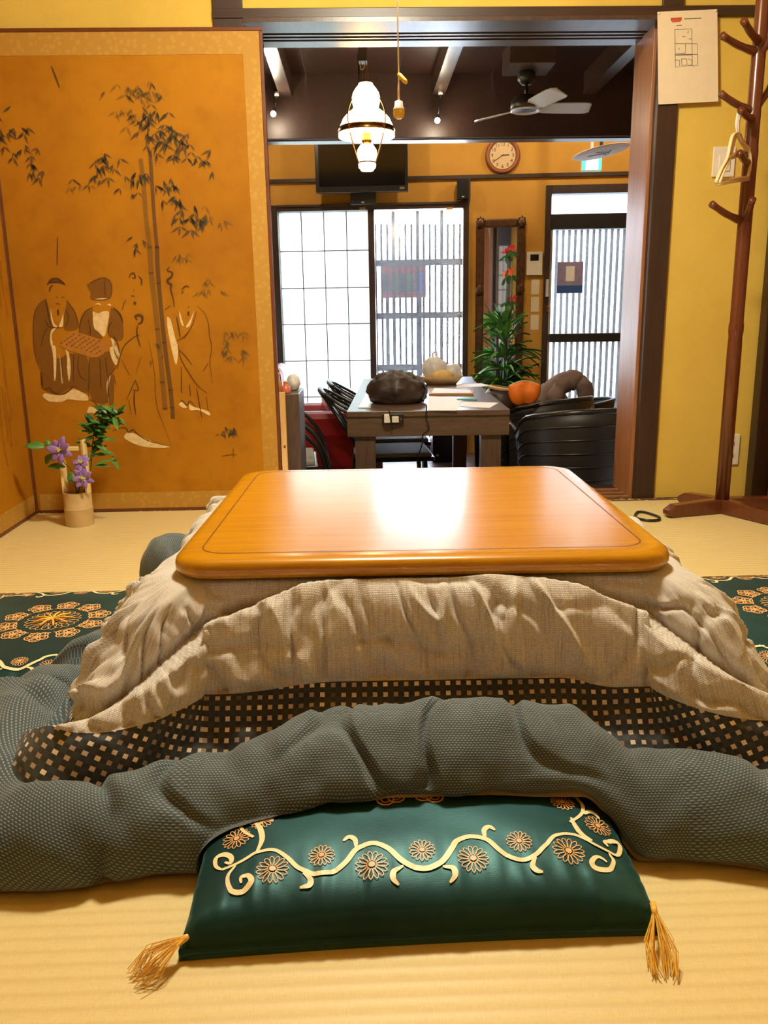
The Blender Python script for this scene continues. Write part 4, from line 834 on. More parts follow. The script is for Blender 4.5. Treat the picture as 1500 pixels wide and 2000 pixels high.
flower('lower purple clematis bloom hanging over the vase mouth', c2, (.1, -1, -.1), .042, [root, vp_(*V8(790, 1190), -.02), c2+Vector((0, .012, 0))], [], 2)
c3 = vp_(*V8(800, 900), -.045)
flower('half open purple clematis between the bamboo handle posts', c3, (-.2, -.8, .7), .038, [root, vp_(*V8(790, 1050), -.01), c3+Vector((0, .012, 0))], [], 3)
br = thing('leafy_branch', 'glossy green leafy branch rising from the right of the bamboo vase', 'branch', root); q = random.Random(11)
spine = catmull([root+Vector((.02, 0, 0)), vp_(*V8(920, 950), .02), vp_(*V8(940, 700), .03), vp_(*V8(990, 400), .03), vp_(*V8(1120, 230), .02)], 6); MB().tube(spine, .0022, 6).build('stem', 'leaf_dark', br, smooth=True)
sp2 = catmull([vp_(*V8(960, 560), .03), vp_(*V8(1100, 400), .02), vp_(*V8(1250, 300), .0)], 5); MB().tube(sp2, .0016, 6).build('stem', 'leaf_dark', br, smooth=True)
for k in range(84):
    src = spine[8:] if k % 2 else sp2; p = src[q.randrange(len(src))]; side_ = 1 if q.random() < .62 else -1
    d = Vector((side_*q.uniform(.2, 1), q.uniform(-.8, .3), q.uniform(-.35, .9))); leaf(MB(), p, d, q.uniform(.04, .07), q.uniform(.013, .021), (0, -.6, .8), q.uniform(0, .35)).build('leaf', q.choice(('leaf_green', 'leaf_green', 'leaf_dark')), br, smooth=True)
for a, b in (((960, 930), (1230, 830)), ((950, 930), (1150, 930)), ((1180, 820), (1265, 980)), ((1030, 760), (1210, 780)), ((1060, 620), (1240, 600))):
    pa, pb_ = vp_(*V8(*a), -.02), vp_(*V8(*b), -.03); leaf(MB(), pa, pb_-pa, (pb_-pa).length, .016, (0, -.6, .8), .1).build('leaf', 'leaf_green', br, smooth=True)
# ================================================================== PENDANT LAMP, SPOTS, FAN
LPY = 4.15; lc = py(716, 262, LPY); ll = thing('pendant_lamp', 'milk glass oil style pendant lamp with brass fittings', 'lamp', (lc.x, LPY, py(716, 334, LPY).z)); X0, Z0 = lc.x, lc.z
def lz(v): return py(716, v, LPY).z
sh = [(.132, lz(268)), (.131, lz(262)), (.124, lz(247)), (.108, lz(232)), (.085, lz(221)), (.062, lz(214)), (.058, lz(210)), (.064, lz(200)), (.066, lz(192)), (.060, lz(182)), (.046, lz(172)), (.034, lz(166)), (.032, lz(162))]
MB().lathe(sh, (X0, LPY, 0), 40, cap=False).build('glass_shade', 'milk_glass', ll, smooth=True)
rim = MB(); rim.lathe([(.1335, lz(261)), (.1345, lz(258)), (.1325, lz(252)), (.1285, lz(249)), (.128, lz(253)), (.1315, lz(258))], (X0, LPY, 0), 40, cap=False); rim.build('pierced_band', 'brass', ll, smooth=True)
MB().lathe([(.032, lz(164)), (.034, lz(161)), (.024, lz(158)), (.012, lz(157)), (.002, lz(156.5))], (X0, LPY, 0), 20).build('crown', 'brass', ll, smooth=True)
MB().ell((X0, LPY, lz(232)), (.026, .026, .034), 14, 10).build('bulb', 'bulb', ll, smooth=True)
MB().lathe([(.012, lz(258)), (.022, lz(262)), (.016, lz(266)), (.024, lz(272)), (.024, lz(276)), (.018, lz(280)), (.016, lz(283))], (X0, LPY, 0), 20).build('burner', 'brass', ll, smooth=True)
MB().lathe([(.014, lz(281)), (.030, lz(283)), (.044, lz(292)), (.049, lz(302)), (.044, lz(314)), (.038, lz(318)), (.042, lz(321)), (.040, lz(328)), (.032, lz(331)), (.030, lz(333.5)), (.0, lz(334))], (X0, LPY, 0), 28, cap=False).build('fuel_bowl', 'milk_glass', ll, smooth=True)
MB().lathe([(.0395, lz(316)), (.041, lz(317.5)), (.0395, lz(319))], (X0, LPY, 0), 28, cap=False).build('bowl_band', 'kotatsu_groove', ll, smooth=True)
for s_ in (-1, 1):
    P = catmull([(X0+s_*.02, LPY-.01, lz(160)), (X0+s_*.05, LPY-.03, lz(185)), (X0+s_*.082, LPY-.105, lz(225)), (X0+s_*.082, LPY-.11, lz(255)), (X0+s_*.062, LPY-.06, lz(290)), (X0+s_*.04, LPY-.02, lz(318))], 5); MB().tube(P, .0028, 6).build('harp', 'brass', ll, smooth=True)
chn = MB()
for dx in (-.022, -.006, .012, .02): chn.tube([(X0+dx, LPY, lz(158)), (X0+dx*.6-.004, LPY, lz(120)), (X0-.008, LPY, lz(104))], .0014, 5)
chn.build('hanging_chain', 'brass', ll); MB().tube(catmull([(X0-.022, LPY, lz(135)), (X0-.022, LPY, lz(106)), (X0-.006, LPY, lz(101)), (X0+.006, LPY, lz(112)), (X0-.008, LPY, lz(134)), (X0-.022, LPY, lz(135))], 4), .0024, 6).build('cord_loop', 'kraft', ll, smooth=True)
MB().tube([(X0-.03, LPY, 1.93), (X0-.032, LPY, lz(112)), (X0-.03, LPY, lz(150)), (X0-.036, LPY, lz(178))], .004, 6).build('flex', 'black_plastic', ll, smooth=True); MB().box((X0-.012, LPY, 1.965), (.04, .06, .15)).build('hook_block', 'joist', ll); MB().ell((X0-.045, LPY, lz(191)), (.012, .012, .018), 10, 8).build('weight', 'toggle_wood', ll, smooth=True)
light('pendant_light', 'POINT', (X0, LPY, lz(228)), 26, (1, .74, .42), .05)
def spot(u, v, label):
    p = py(u, v, 4.78); t_ = thing('track_spotlight', label, 'spotlight', p, 'small ceiling spotlights'); j = Vector((p.x+.02, 4.80, 1.93))
    MB().tube([j, j+Vector((0, 0, -.02))], .012, 10).build('mount', 'white_metal', t_, smooth=True); MB().tube([j+Vector((0, 0, -.018)), p+Vector((.006, .01, .028))], .004, 6).build('arm', 'black_plastic', t_, smooth=True)
    MB().tube([p+Vector((.004, .03, .02)), p], [.012, .019], 12).build('can', 'black_paint', t_, smooth=True); MB().ell(p+Vector((0, -.006, -.002)), (.015, .012, .015), 12, 8).build('bulb', 'bulb', t_, smooth=True)
    light('spot_light', 'POINT', p+Vector((0, -.03, -.03)), 4, (1, .84, .6), .02)
spot(534, 222, 'lit spotlight at the joist end beside the folding screen'); spot(854, 235, 'lit spotlight hanging right of the pendant lamp')
fc = py(1027, 212, 4.4); cf = thing('ceiling_fan', 'dark ceiling fan with three pale paddle blades', 'fan', (fc.x, 4.4, fc.z))
mp_ = pz(1027, 122, 1.925); MB().box((fc.x, 4.36, 1.962), (.22, .22, .10)).build('mounting_board', 'joist', cf)
MB().lathe([(.035, 1.915), (.045, 1.90), (.045, 1.875), (.025, 1.855), (.012, 1.85)], (fc.x, 4.4, 0), 20).build('canopy', 'black_paint', cf, smooth=True); MB().tube([(fc.x, 4.4, 1.86), (fc.x, 4.4, fc.z+.05)], .008, 8).build('downrod', 'black_paint', cf, smooth=True)
MB().lathe([(.02, .06), (.055, .055), (.075, .03), (.078, .0), (.07, -.008)], fc, 24).build('motor', 'black_paint', cf, smooth=True); MB().lathe([(.074, -.006), (.076, -.012), (.066, -.016), (.06, -.010), (.03, -.002), (.004, -.001)], fc, 24).build('light_ring', 'white_metal', cf, smooth=True)
for an in (2, -72, 128):
    a = math.radians(an); d = Vector((math.cos(a), math.sin(a), 0)); s_ = Vector((-d.y, d.x, 0)); P = []
    for r_, w_ in ((.06, .05), (.10, .085), (.2, .10), (.28, .105), (.31, .09), (.325, .05)): P.append((r_, w_))
    G = [[fc+d*r_+s_*(-w_/2)+Vector((0, 0, .014)), fc+d*r_+s_*(w_/2)+Vector((0, 0, -.010))] for r_, w_ in P]; MB().grid(G).build('blade', 'white_metal', cf, solid=.005)
for x_, lb_ in ((-.5, 'left added ceiling downlight, unseen behind the crossbeam'), (.9, 'middle added ceiling downlight, unseen behind the crossbeam'), (2.0, 'right added ceiling downlight, unseen behind the crossbeam')):  # unseen downlights, added to brighten the back wall
    t_ = thing('added_bay_downlight', lb_, 'downlight', (x_, 5.9, 2.5), 'added downlights behind the crossbeam'); MB().lathe([(.05, 0), (.055, -.012), (.04, -.014)], (x_, 5.9, 2.5), 20).build('ring', 'white_metal', t_, smooth=True); MB().lathe([(.04, -.006), (.01, -.008)], (x_, 5.9, 2.5), 18).build('lens', 'bulb', t_)
    light('added_bay_light', 'POINT', (x_, 5.9, 2.44), 30, (1, .80, .52), .05)
# ================================================================== BACK WALL FITTINGS
def fbox(name, mat, par, u0, v0, u1, v1, b0, b1, bevel=0):
    a = pf(u0, v0, b1); b = pf(u1, v1, b1); return MB(FW).span((a.x, b0, a.z), (b.x, b1, b.z)).build(name, mat, par, bevel=bevel)
tc = pf(708, 372, .22); tv = thing('television', 'black flat television hung high on the back wall', 'television', fw(tc.x, .2, tc.z))
fbox('bezel', 'black_plastic', tv, 613, 250, 797, 373, .14, .20, .004); fbox('display', 'screen_black', tv, 620, 255, 791, 361, .199, .203); fbox('wall_bracket', 'black_paint', tv, 680, 280, 730, 350, .0, .145); fbox('badge', 'print_grey', tv, 781, 365, 790, 369, .200, .203)
s1 = thing('centre_speaker', 'small black speaker box under the television', 'speaker', fw(pf(710, 398).x, 0, pf(710, 398).z)); fbox('cabinet', 'black_plastic', s1, 684, 371, 734, 398, .04, .13, .003); fbox('logo_dot', 'white_metal', s1, 706, 394, 711, 396, .13, .132)
s2 = thing('corner_speaker', 'small black speaker box right of the window header', 'speaker', fw(pf(905, 389).x, 0, pf(905, 389).z)); fbox('cabinet', 'black_plastic', s2, 893, 350, 916, 388, .03, .12, .003); fbox('logo_dot', 'white_metal', s2, 902, 383, 907, 385, .12, .122)
ck = pf(982, 303, .03); RC = FW.to_3x3() @ Matrix(((1, 0, 0), (0, 0, 1), (0, 1, 0))); co = fw(ck.x, 0, ck.z); clk = thing('wall_clock', 'round wall clock with a reddish wooden rim and cream face', 'clock', co)
MB().lathe([(.135, 0), (.138, .02), (.132, .035), (.12, .04), (.104, .03), (.102, .022)], co, 36, RC).build('rim', 'clock_wood', clk, smooth=True); MB().lathe([(.106, .018), (.106, .0235)], co, 36, RC).build('dial', 'clock_face', clk)
def cl_(x, z, b=.0245): return fw(ck.x+x, b, ck.z+z)
for h in range(1, 13):
    a = math.radians(90-30*h); cu_ = bpy.data.curves.new('numeral', 'FONT'); cu_.body = str(h); cu_.size = .036; cu_.align_x = 'CENTER'; cu_.align_y = 'CENTER'; cu_.extrude = .0005
    cu_.materials.append(M['black_paint']); tmp_ = bpy.data.objects.new('tmp', cu_); col.objects.link(tmp_); bpy.context.view_layer.update(); me_ = bpy.data.meshes.new_from_object(tmp_); bpy.data.objects.remove(tmp_); o_ = bpy.data.objects.new('numeral', me_); col.objects.link(o_); o_.parent = clk; o_.location = cl_(.082*math.cos(a), .082*math.sin(a))-wloc(clk); o_.rotation_euler = (math.pi/2, 0, ANG)
for an, L, w_ in ((87.5, .05, .007), (238, .078, .005)):
    a = math.radians(90-an); MB().ribbon([cl_(-.012*math.cos(a), -.012*math.sin(a), .027), cl_(L*math.cos(a), L*math.sin(a), .027)], w_, fw(0, 1, 0)-fw(0, 0, 0)).build('hand', 'black_paint', clk, solid=.001)
ex = pf(1156, 318, .5); es = thing('exit_sign', 'glowing green and white exit sign under the ceiling', 'sign', fw(ex.x, .5, ex.z)); fbox('housing', 'white_plastic', es, 1137, 304, 1175, 333, .46, .50, .002); fbox('lit_panel', 'exit_green', es, 1138, 305.5, 1174, 332, .498, .503); fbox('lit_doorway', 'exit_white', es, 1145, 307, 1168, 331, .502, .505)
MB(FW).span((ex.x-.01, .47, ex.z), (ex.x+.01, .49, 2.5)).build('hanger_rod', 'white_metal', es)
dc = py(1174, 297, 5.9); dd = thing('ceiling_disc', 'tilted white round ceiling fitting with a grey pattern above the exit sign', 'light fitting', dc); RD = Matrix.Rotation(math.radians(-9), 3, 'Y') @ Matrix.Rotation(math.radians(-4), 3, 'X')
MB().lathe([(.02, .022), (.14, .012), (.185, .004), (.19, 0), (.185, -.003), (.10, -.008), (.002, -.009)], dc, 40, RD).build('disc', 'paper_white', dd, smooth=True); MB().tube([dc, dc+Vector((0, 0, .3)), Vector((dc.x, dc.y, 2.5))], .012, 8).build('stem', 'black_paint', dd, smooth=True)
for k, (x, y, l_) in enumerate(((-.04, .01, .10), (.0, -.03, .12), (.03, .03, .08), (.05, -.02, .09))): MB().box(dc+RD @ Vector((x, y, -.0125)), (l_, .012, .002), RD @ Matrix.Rotation(.5*k, 3, 'Z')).build('pattern_line', 'grey_print', dd)
# framed mirror
mc = thing('wall_mirror', 'tall mirror in an ornate dark gilded frame beside the window', 'mirror', fw(pf(978, 740, .05).x, .02, FZ)); a = pf(931, 428, .05); b = pf(1027, 427, .05); x0, x1, zt_ = a.x, b.x, a.z; zb = .02
MB(FW).span((x0+.05, .01, zb+.05), (x1-.05, .03, zt_-.05)).build('glass', 'mirror_glass', mc)
for (p, q_) in (((x0, .0, zb), (x0+.065, .05, zt_)), ((x1-.065, .0, zb), (x1, .05, zt_)), ((x0+.06, .0, zt_-.065), (x1-.06, .05, zt_)), ((x0+.06, .0, zb), (x1-.06, .05, zb+.065))): MB(FW).span(p, q_).build('frame_rail', 'mirror_frame', mc, bevel=.012)
for x in (x0+.03, x1-.03):
    for z in (zt_-.03, zt_-.55, zb+.03): MB().ell(fw(x, .05, z), (.035, .02, .045), 14, 8, f=lambda d: 1+.18*math.sin(9*math.atan2(d.z, d.x))).build('carving', 'mirror_frame', mc, smooth=True)
ic = thing('intercom_panel', 'white wall intercom with a small dark screen', 'intercom', fw(pf(1045, 537).x, 0, pf(1045, 537).z)); fbox('housing', 'white_plastic', ic, 1029, 492, 1059, 537, 0, .03, .003); fbox('screen', 'screen_black', ic, 1036, 497, 1052, 509, .03, .032)
for v0, v1, lb in ((545, 575, 'uppermost of three pale notes below the intercom'), (580, 609, 'middle of three pale notes below the intercom'), (615, 644, 'lowest of three pale notes below the intercom')):
    p = pf(1045, v1); u0 = 1038-(v0-545)*.02; a = pf(u0, v0, .002); b = pf(u0+15, v1, .002); tag(MB(FW).span((a.x, 0, a.z), (b.x, .002, b.z)).build('wall_note', 'paper', loc=fw(p.x, 0, p.z)), lb, 'note', 'notes on the back wall')
# shoji screen on the partition behind the coat rack side, seen in the mirror
d3 = group_empty('door_3', (1.21, WY+.29, FZ)); d3['label'] = 'lattice paper door on the partition seen in the mirror'
for i in range(2):
    for j in range(8): MB().span((1.23+.055*i, WY+.29, .2+.17*j), (1.28+.055*i, WY+.295, .36+.17*j)).build('pane', 'paper_white', d3)
MB().span((1.21, WY+.281, FZ), (1.37, WY+.289, 1.9)).build('leaf', 'dark_post', d3)
# ================================================================== DINING TABLE AND THINGS ON IT
DT = .30; P4 = [pz(u, v, DT) for u, v in ((693, 800), (985, 803), (928, 736), (722, 738))]
x0, x1 = -.035, .735; y0, y1 = 4.02, 6.2
dt = thing('dining_table', 'long dark wooden dining table with thick legs', 'table', ((x0+x1)/2, y0, FZ)); TW = Matrix.Rotation(math.radians(-2.5), 3, 'Z'); TO = Vector((.33, 4.02, 0))
def dtp(x, y, z): p = TW @ Vector((x-.35, y-4.02, 0)); return Vector((TO.x+p.x, TO.y+p.y, z))
MB().box(dtp(.35, 5.11, DT-.014), (.80, 2.2, .028), TW).build('tabletop', 'dining_wood', dt, bevel=.003)
MB().box(dtp(.35, 4.045, DT-.077), (.80, .045, .10), TW).build('apron', 'dining_wood', dt, bevel=.002); MB().box(dtp(.35, 6.18, DT-.077), (.76, .045, .10), TW).build('apron', 'dining_wood', dt)
for x in (-.03, .73): MB().box(dtp(x, 5.11, DT-.077), (.03, 2.1, .10), TW).build('apron', 'dining_wood', dt)
for x in (.035, .665):
    for y in (4.10, 6.12): MB().box(dtp(x, y, (FZ+DT-.12)/2), (.10, .10, DT-.12-FZ), TW).build('leg', 'dining_leg_wood', dt, bevel=.003)
def tp(u, v): p = pz(u, v, DT); return p
def sheet(label, pts, mat='paper_white', th=.0015, z=DT, name='paper_sheet', cat='paper', grp='papers on the dining table'):
    P = [pz(u, v, z+.0005) for u, v in pts]; return tag(MB().prism(P, (0, 0, th)).build(name, mat, loc=P[0]), label, cat, grp)
sheet('white sheet at the near right corner of the dining table', [(898, 794), (956, 797), (974, 787), (905, 785)]); sheet('large white sheet in the middle of the dining table', [(836, 802), (892, 802), (905, 778), (838, 774)])
sheet('tan folder lying across the dining table', [(838, 773), (925, 773), (925, 765), (842, 762)], 'folder_tan', .012, name='folder', cat='folder', grp=None); sheet('white paper lying on the tan folder', [(842, 768.5), (922, 768), (918, 762), (848, 758)], th=.002, z=DT+.013)
sheet('white sheet hanging over the right edge of the dining table', [(890, 758), (960, 754), (940, 749), (895, 750)]); sheet('grey printed sheet at the far right of the dining table', [(900, 748), (926, 749), (922, 736), (902, 736)], 'grey_print')
sheet('pale blue crumpled sheet left of the brown bag', [(700, 797), (724, 797), (730, 765), (716, 768)], 'bag_plastic', .004)
a = pz(892, 780, DT+.006); b = pz(932, 781, DT+.006); tag(MB().tube([a, a.lerp(b, .1), a.lerp(b, .6), b], [.002, .005, .005, .004], 8).build('marker_pen', 'teal', None, True, loc=a), 'teal marker pen on the dining table papers', 'pen')
bp = pz(778, 790, DT); bg = thing('brown_bag', 'dark brown slouching fabric bag on the near end of the dining table', 'bag', bp); bc = bp+Vector((.0, .10, .062))
def bf(d): return 1+.10*noise.noise((d.x*2.2, d.y*2.2, d.z*2.2+4))+.06*(1-abs(noise.noise((d.x*4+2, d.y*4, d.z*4)))*2)-(.25*max(0, -d.z-.35))
mb_ = MB().ell(bc, (.158, .13, .108), 60, 36, f=bf); mb_.v = [(x, y, max(z, DT+.001)) for x, y, z in mb_.v]; mb_.build('body', 'bag_brown', bg, smooth=True)
MB().tube(catmull([bc+Vector((-.02, -.13, -.01)), bc+Vector((-.01, -.10, .065)), bc+Vector((.0, .0, .095)), bc+Vector((-.03, .08, .07))], 6), .008, 8, flat=.5).build('strap', 'black_paint', bg, smooth=True); MB().tube(catmull([bc+Vector((.13, -.08, -.05)), bc+Vector((.15, -.05, .02)), bc+Vector((.09, -.03, .075))], 6), .007, 8).build('strap', 'black_paint', bg, smooth=True)
kb = pz(862, 750, DT); bk = thing('bread_basket', 'round basket holding a white plastic bag of bread', 'basket', kb)
MB().lathe([(.10, .0), (.13, .03), (.148, .055), (.142, .055), (.12, .03), (.09, .008)], kb, 30).build('basket', 'kraft', bk, smooth=True)
for dx, dz, r_ in ((-.045, .10, .085), (.075, .075, .065)): MB().ell(kb+Vector((dx, 0, dz)), (r_, r_*.9, r_*.95), 30, 18, f=lambda d: 1+.16*noise.noise((d.x*3, d.y*3+dx*20, d.z*3))).build('plastic_bag', 'bag_plastic', bk, smooth=True)
MB().tube(catmull([kb+Vector((-.05, 0, .17)), kb+Vector((-.06, 0, .20)), kb+Vector((-.035, 0, .215)), kb+Vector((-.03, 0, .17))], 4), .008, 6).build('bag_handle', 'bag_plastic', bk, smooth=True); MB().ell(kb+Vector((.0, -.06, .06)), (.08, .05, .04), 18, 10).build('bread', 'bread', bk, smooth=True)
a = dtp(.155, 4.02, 0); pst = thing('power_outlet_box', 'dark outlet box with two white plugs on the table edge', 'outlet', (a.x, a.y, DT-.08)); c = py(767, 818, a.y-.004)
MB().box((c.x, a.y-.012, c.z), (.105, .022, .052), TW).build('box', 'black_paint', pst, bevel=.002); MB().box((c.x-.028, a.y-.035, c.z+.006), (.03, .03, .042), TW).build('plug', 'white_plastic', pst, bevel=.003); MB().box((c.x+.012, a.y-.03, c.z), (.034, .024, .03), TW).build('plug', 'white_plastic', pst, bevel=.003); MB().ell((c.x+.04, a.y-.024, c.z), (.004, .003, .004), 8, 6).build('pilot_light', 'print_red', pst)
MB().tube(catmull([(c.x-.02, a.y-.05, c.z+.05), (c.x-.012, a.y-.05, c.z), (c.x-.004, a.y-.05, c.z-.05)], 4), .003, 6).build('lead', 'black_plastic', pst, smooth=True)
cb = MB().tube(catmull([py(822, 788, 4.0), py(833, 792, 3.985), py(832, 815, 3.985), py(838, 838, 3.985), py(826, 850, 3.99), py(824, 870, 4.0), py(815, 895, 4.0)], 6), .003, 6); cb.build('hanging_lead', 'black_plastic', pst, True)
# ================================================================== CHAIRS
def cane_chair(label, short=False):
    t_ = thing('cane_chair', label, 'chair', (0, 0, 0), 'black bentwood chairs around the dining table')
    MB().box((.02, 0, .41), (.44, .44, .035)).build('seat_pad', 'chair_seat', t_, bevel=.012); MB().box((.02, 0, .385), (.47, .47, .03)).build('seat_frame', 'chair_black', t_, bevel=.006)
    for s_ in (-1, 1):
        for off, z_ in ((0, 0), (.022, -.03)):
            P = catmull([(-.385+off, s_*.19, .845+z_), (-.30, s_*.25, .80+z_), (-.12, s_*.275, .735+z_), (.08, s_*.28, .675+z_), (.22-off, s_*.28, .59+z_), (.30-off, s_*.275, .45), (.325-off, s_*.265, .22), (.33-off, s_*.26, 0)] if not short else [(-.385+off, s_*.19, .845+z_), (-.32, s_*.235, .80+z_), (-.24, s_*.25, .745+z_), (-.165-off, s_*.25, .68+z_), (-.135-off, s_*.25, .58), (-.12-off, s_*.24, .40)], 6); MB().tube(P, .011, 8).build('bent_arm', 'chair_black', t_, smooth=True)
        MB().tube([(-.20, s_*.20, .40), (-.25, s_*.20, 0)], .014, 8).build('rear_leg', 'chair_black', t_, smooth=True); MB().tube([(-.16, s_*.22, .40), (-.395, s_*.185, .85)], .014, 8).build('back_post', 'chair_black', t_, smooth=True); MB().tube([(.1, s_*.23, .40), (.08, s_*.275, .65)] if not short else [(.2, s_*.2, .39), (.22, s_*.2, 0)], .006 if not short else .014, 6).build('arm_spindle' if not short else 'front_leg', 'chair_black', t_, smooth=True)
    MB().tube(catmull([(-.39, -.20, .845), (-.41, -.1, .865), (-.412, 0, .87), (-.41, .1, .865), (-.39, .20, .845)], 5), .018, 8).build('top_rail', 'chair_black', t_, smooth=True)
    for k in range(8): y = -.15+.043*k; MB().bar((-.185, y*.95, .42), (-.40, y, .855), .03, .008, (1, 0, 0)).build('back_slat', 'chair_black', t_)
    return t_
def place(o, x, y, rz, label, sz=1.0): o.scale = (1, 1, sz); o.location = (x, y, FZ); o.rotation_euler.z = math.radians(rz); o['label'] = label; return o
cc = cane_chair('a'); place(cc, -.50, 4.44, 4, 'nearest black bentwood chair with hooped arms, half hidden by the pale cabinet')
c2_ = cane_chair('b', True); place(c2_, .17, 5.02, 2, 'black slatted chair tucked under the left side of the dining table, the nearer one', .84); place(copy_tree(c2_), .20, 5.62, 2, 'black slatted chair tucked under the dining table, farther one by the window', .84)
def tub_chair(label, x, y, rz, sz=1.0):
    t_ = thing('wicker_tub_chair', label, 'chair', (0, 0, 0), 'black wicker tub chairs'); R1 = .30; G = []; rim = []
    for k in range(41):
        a = math.radians(180+ -20+220*k/40); f = abs(k/40-.5)*2; zt_ = .70-.10*f**2-.06*max(0, f-.75)*4; G.append([Vector((R1*(.86+.14*h/8)*math.cos(a), R1*(.86+.14*h/8)*math.sin(a), lerp(.16, zt_, h/8)+.0)) for h in range(9)]); rim.append(G[-1][-1])
    MB().grid(G).build('woven_back', 'wicker', t_, smooth=True, solid=.02)
    for h in range(3, 8): MB().tube([g_[h]*1.03+Vector((0, 0, -.03*g_[h].z)) for g_ in G[::2]], .006, 6).build('weave_band', 'chair_black', t_, smooth=True)
    e0, e1 = rim[0], rim[-1]; P = [Vector((e0.x*.95, e0.y+.16, .02)), Vector((e0.x*1.02, e0.y+.16, .50)), Vector((e0.x*1.03, e0.y+.13, .60)), Vector((e0.x*1.03, e0.y+.06, .575))]+rim[::2]+[Vector((e1.x*1.03, e1.y+.06, .575)), Vector((e1.x*1.03, e1.y+.13, .60)), Vector((e1.x*1.02, e1.y+.16, .50)), Vector((e1.x*.95, e1.y+.16, .02))]
    MB().tube(P, .015, 10).build('rim_rail', 'chair_black', t_, smooth=True); MB().lathe([(.27, .34), (.28, .37), (.27, .42), (.22, .435), (.01, .44)], (0, 0, 0), 28).build('seat_cushion', 'wicker', t_, smooth=True)
    for a in (225, 315): MB().tube([(.22*math.cos(math.radians(a)), .22*math.sin(math.radians(a)), .36), (.25*math.cos(math.radians(a)), .25*math.sin(math.radians(a)), 0)], .014, 8).build('leg', 'chair_black', t_, smooth=True)
    return place(t_, x, y, rz, label, sz)
tub_chair('black wicker tub chair in the foreground beside the right post', 1.10, 4.13, 8); tub_chair('black wicker tub chair behind, carrying the paper bag and orange pouch', 1.10, 5.0, 40, .95); tub_chair('black wicker tub chair with the taupe jacket over it', 1.50, 5.85, 70, .80)
# red leather armchair by the lattice window
ra = thing('red_armchair', 'red leather armchair by the white lattice window', 'armchair', (-.36, 6.28, FZ)); A = lambda x, y, z: (-.36+x, 6.28+y, FZ+z)
MB().box(A(0, 0, .20), (.66, .70, .28)).build('base', 'red_leather', ra, bevel=.03); MB().box(A(.04, -.0, .38), (.50, .44, .12)).build('seat_cushion', 'red_leather', ra, bevel=.04); MB().box(A(-.26, .0, .58), (.17, .66, .46), Matrix.Rotation(math.radians(-6), 3, 'Y')).build('backrest', 'red_leather', ra, bevel=.06)
for s_ in (-1, 1): MB().box(A(.04, s_*.30, .38), (.58, .13, .22)).build('armrest', 'red_leather', ra, bevel=.05)
c_ = Vector((-.15, 6.28, FZ+.535)); tag(MB().ell(c_, (.15, .13, .10), 30, 18, f=lambda d: 1+.14*noise.noise((d.x*2.5, d.y*2.5, d.z*2.5))).build('plastic_sack', 'bag_plastic', None, True, loc=c_-Vector((0, 0, .11))), 'pale plastic sack resting on the red armchair', 'bag')
# pouch, paper bag, jacket on the right-hand chairs
c_ = py(1024, 765, 4.64); po_ = thing('orange_pouch', 'bright orange cloth pouch hanging over a chair back', 'pouch', c_); G = []
for i in range(13):
    s_ = i/12; row = []
    for j in range(9):
        t2 = j/8; x = (s_-.5)*.172*(1-.28*(t2**3)); z = .055-.125*t2+.045*t2*(abs(s_-.45)*1.9)**2-.022*(abs(s_-.5))*2; row.append(Vector((c_.x+x, 4.64-.028*math.sin(math.pi*t2)*math.sin(math.pi*s_)-.01*math.sin(9*s_), c_.z+z)))
    G.append(row)
MB().grid(G).build('cloth', 'orange_cloth', po_, smooth=True, solid=.02); MB().tube(catmull([G[0][0], G[4][0]+Vector((0, .0, .008)), G[8][0]+Vector((0, 0, .008)), G[12][0]], 4), .006, 6).build('hem', 'kraft', po_, smooth=True)
c_ = py(978, 776, 4.9); kb_ = thing('paper_bag', 'crumpled brown bag with pale rim on the chair, left of the orange pouch', 'bag', c_-Vector((0, 0, .1)))
MB().lathe([(.085, -.13), (.10, -.05), (.095, .02), (.08, .045)], c_, 22, cap=False).build('body', 'bag_brown', kb_, smooth=True, solid=.004); MB().lathe([(.08, .045), (.085, .055), (.07, .062)], c_, 11, Matrix.Rotation(.15, 3, 'Y'), cap=False).build('folded_rim', 'kraft', kb_, solid=.003)
MB().tube(catmull([c_+Vector((-.07, 0, .05)), c_+Vector((-.09, -.01, .02)), c_+Vector((-.085, -.02, -.03))], 4), .006, 6).build('handle', 'cord_white', kb_, smooth=True)
jk = thing('draped_jacket', 'taupe jacket draped over a chair back in front of the door', 'jacket', py(1110, 800, 5.2))
def blob(path, rs, name):
    P = catmull([py(u, v, y) for u, v, y in path], 7); n = len(P); R_ = [np.interp(i/(n-1), np.linspace(0, 1, len(rs)), rs)*(1+.22*noise.noise((i*.55, rs[0]*50, 1))) for i in range(n)]
    MB().tube(P, [float(x) for x in R_], 16, flat=.8).build(name, 'jacket', jk, smooth=True)
blob([(1050, 790, 5.15), (1075, 765, 5.2), (1100, 748, 5.25), (1125, 742, 5.25), (1140, 752, 5.25)], [.05, .085, .09, .07, .05], 'shoulder'); blob([(1128, 742, 5.25), (1141, 755, 5.2), (1144, 780, 5.2), (1146, 815, 5.2)], [.05, .062, .062, .055], 'sleeve'); blob([(1060, 785, 5.15), (1070, 800, 5.15), (1080, 830, 5.15)], [.08, .11, .10], 'body'); blob([(1095, 755, 5.12), (1085, 775, 5.1), (1090, 800, 5.1)], [.05, .065, .065], 'lapel'); blob([(1078, 762, 5.15), (1092, 785, 5.15), (1098, 812, 5.15)], [.06, .075, .07], 'front_panel')
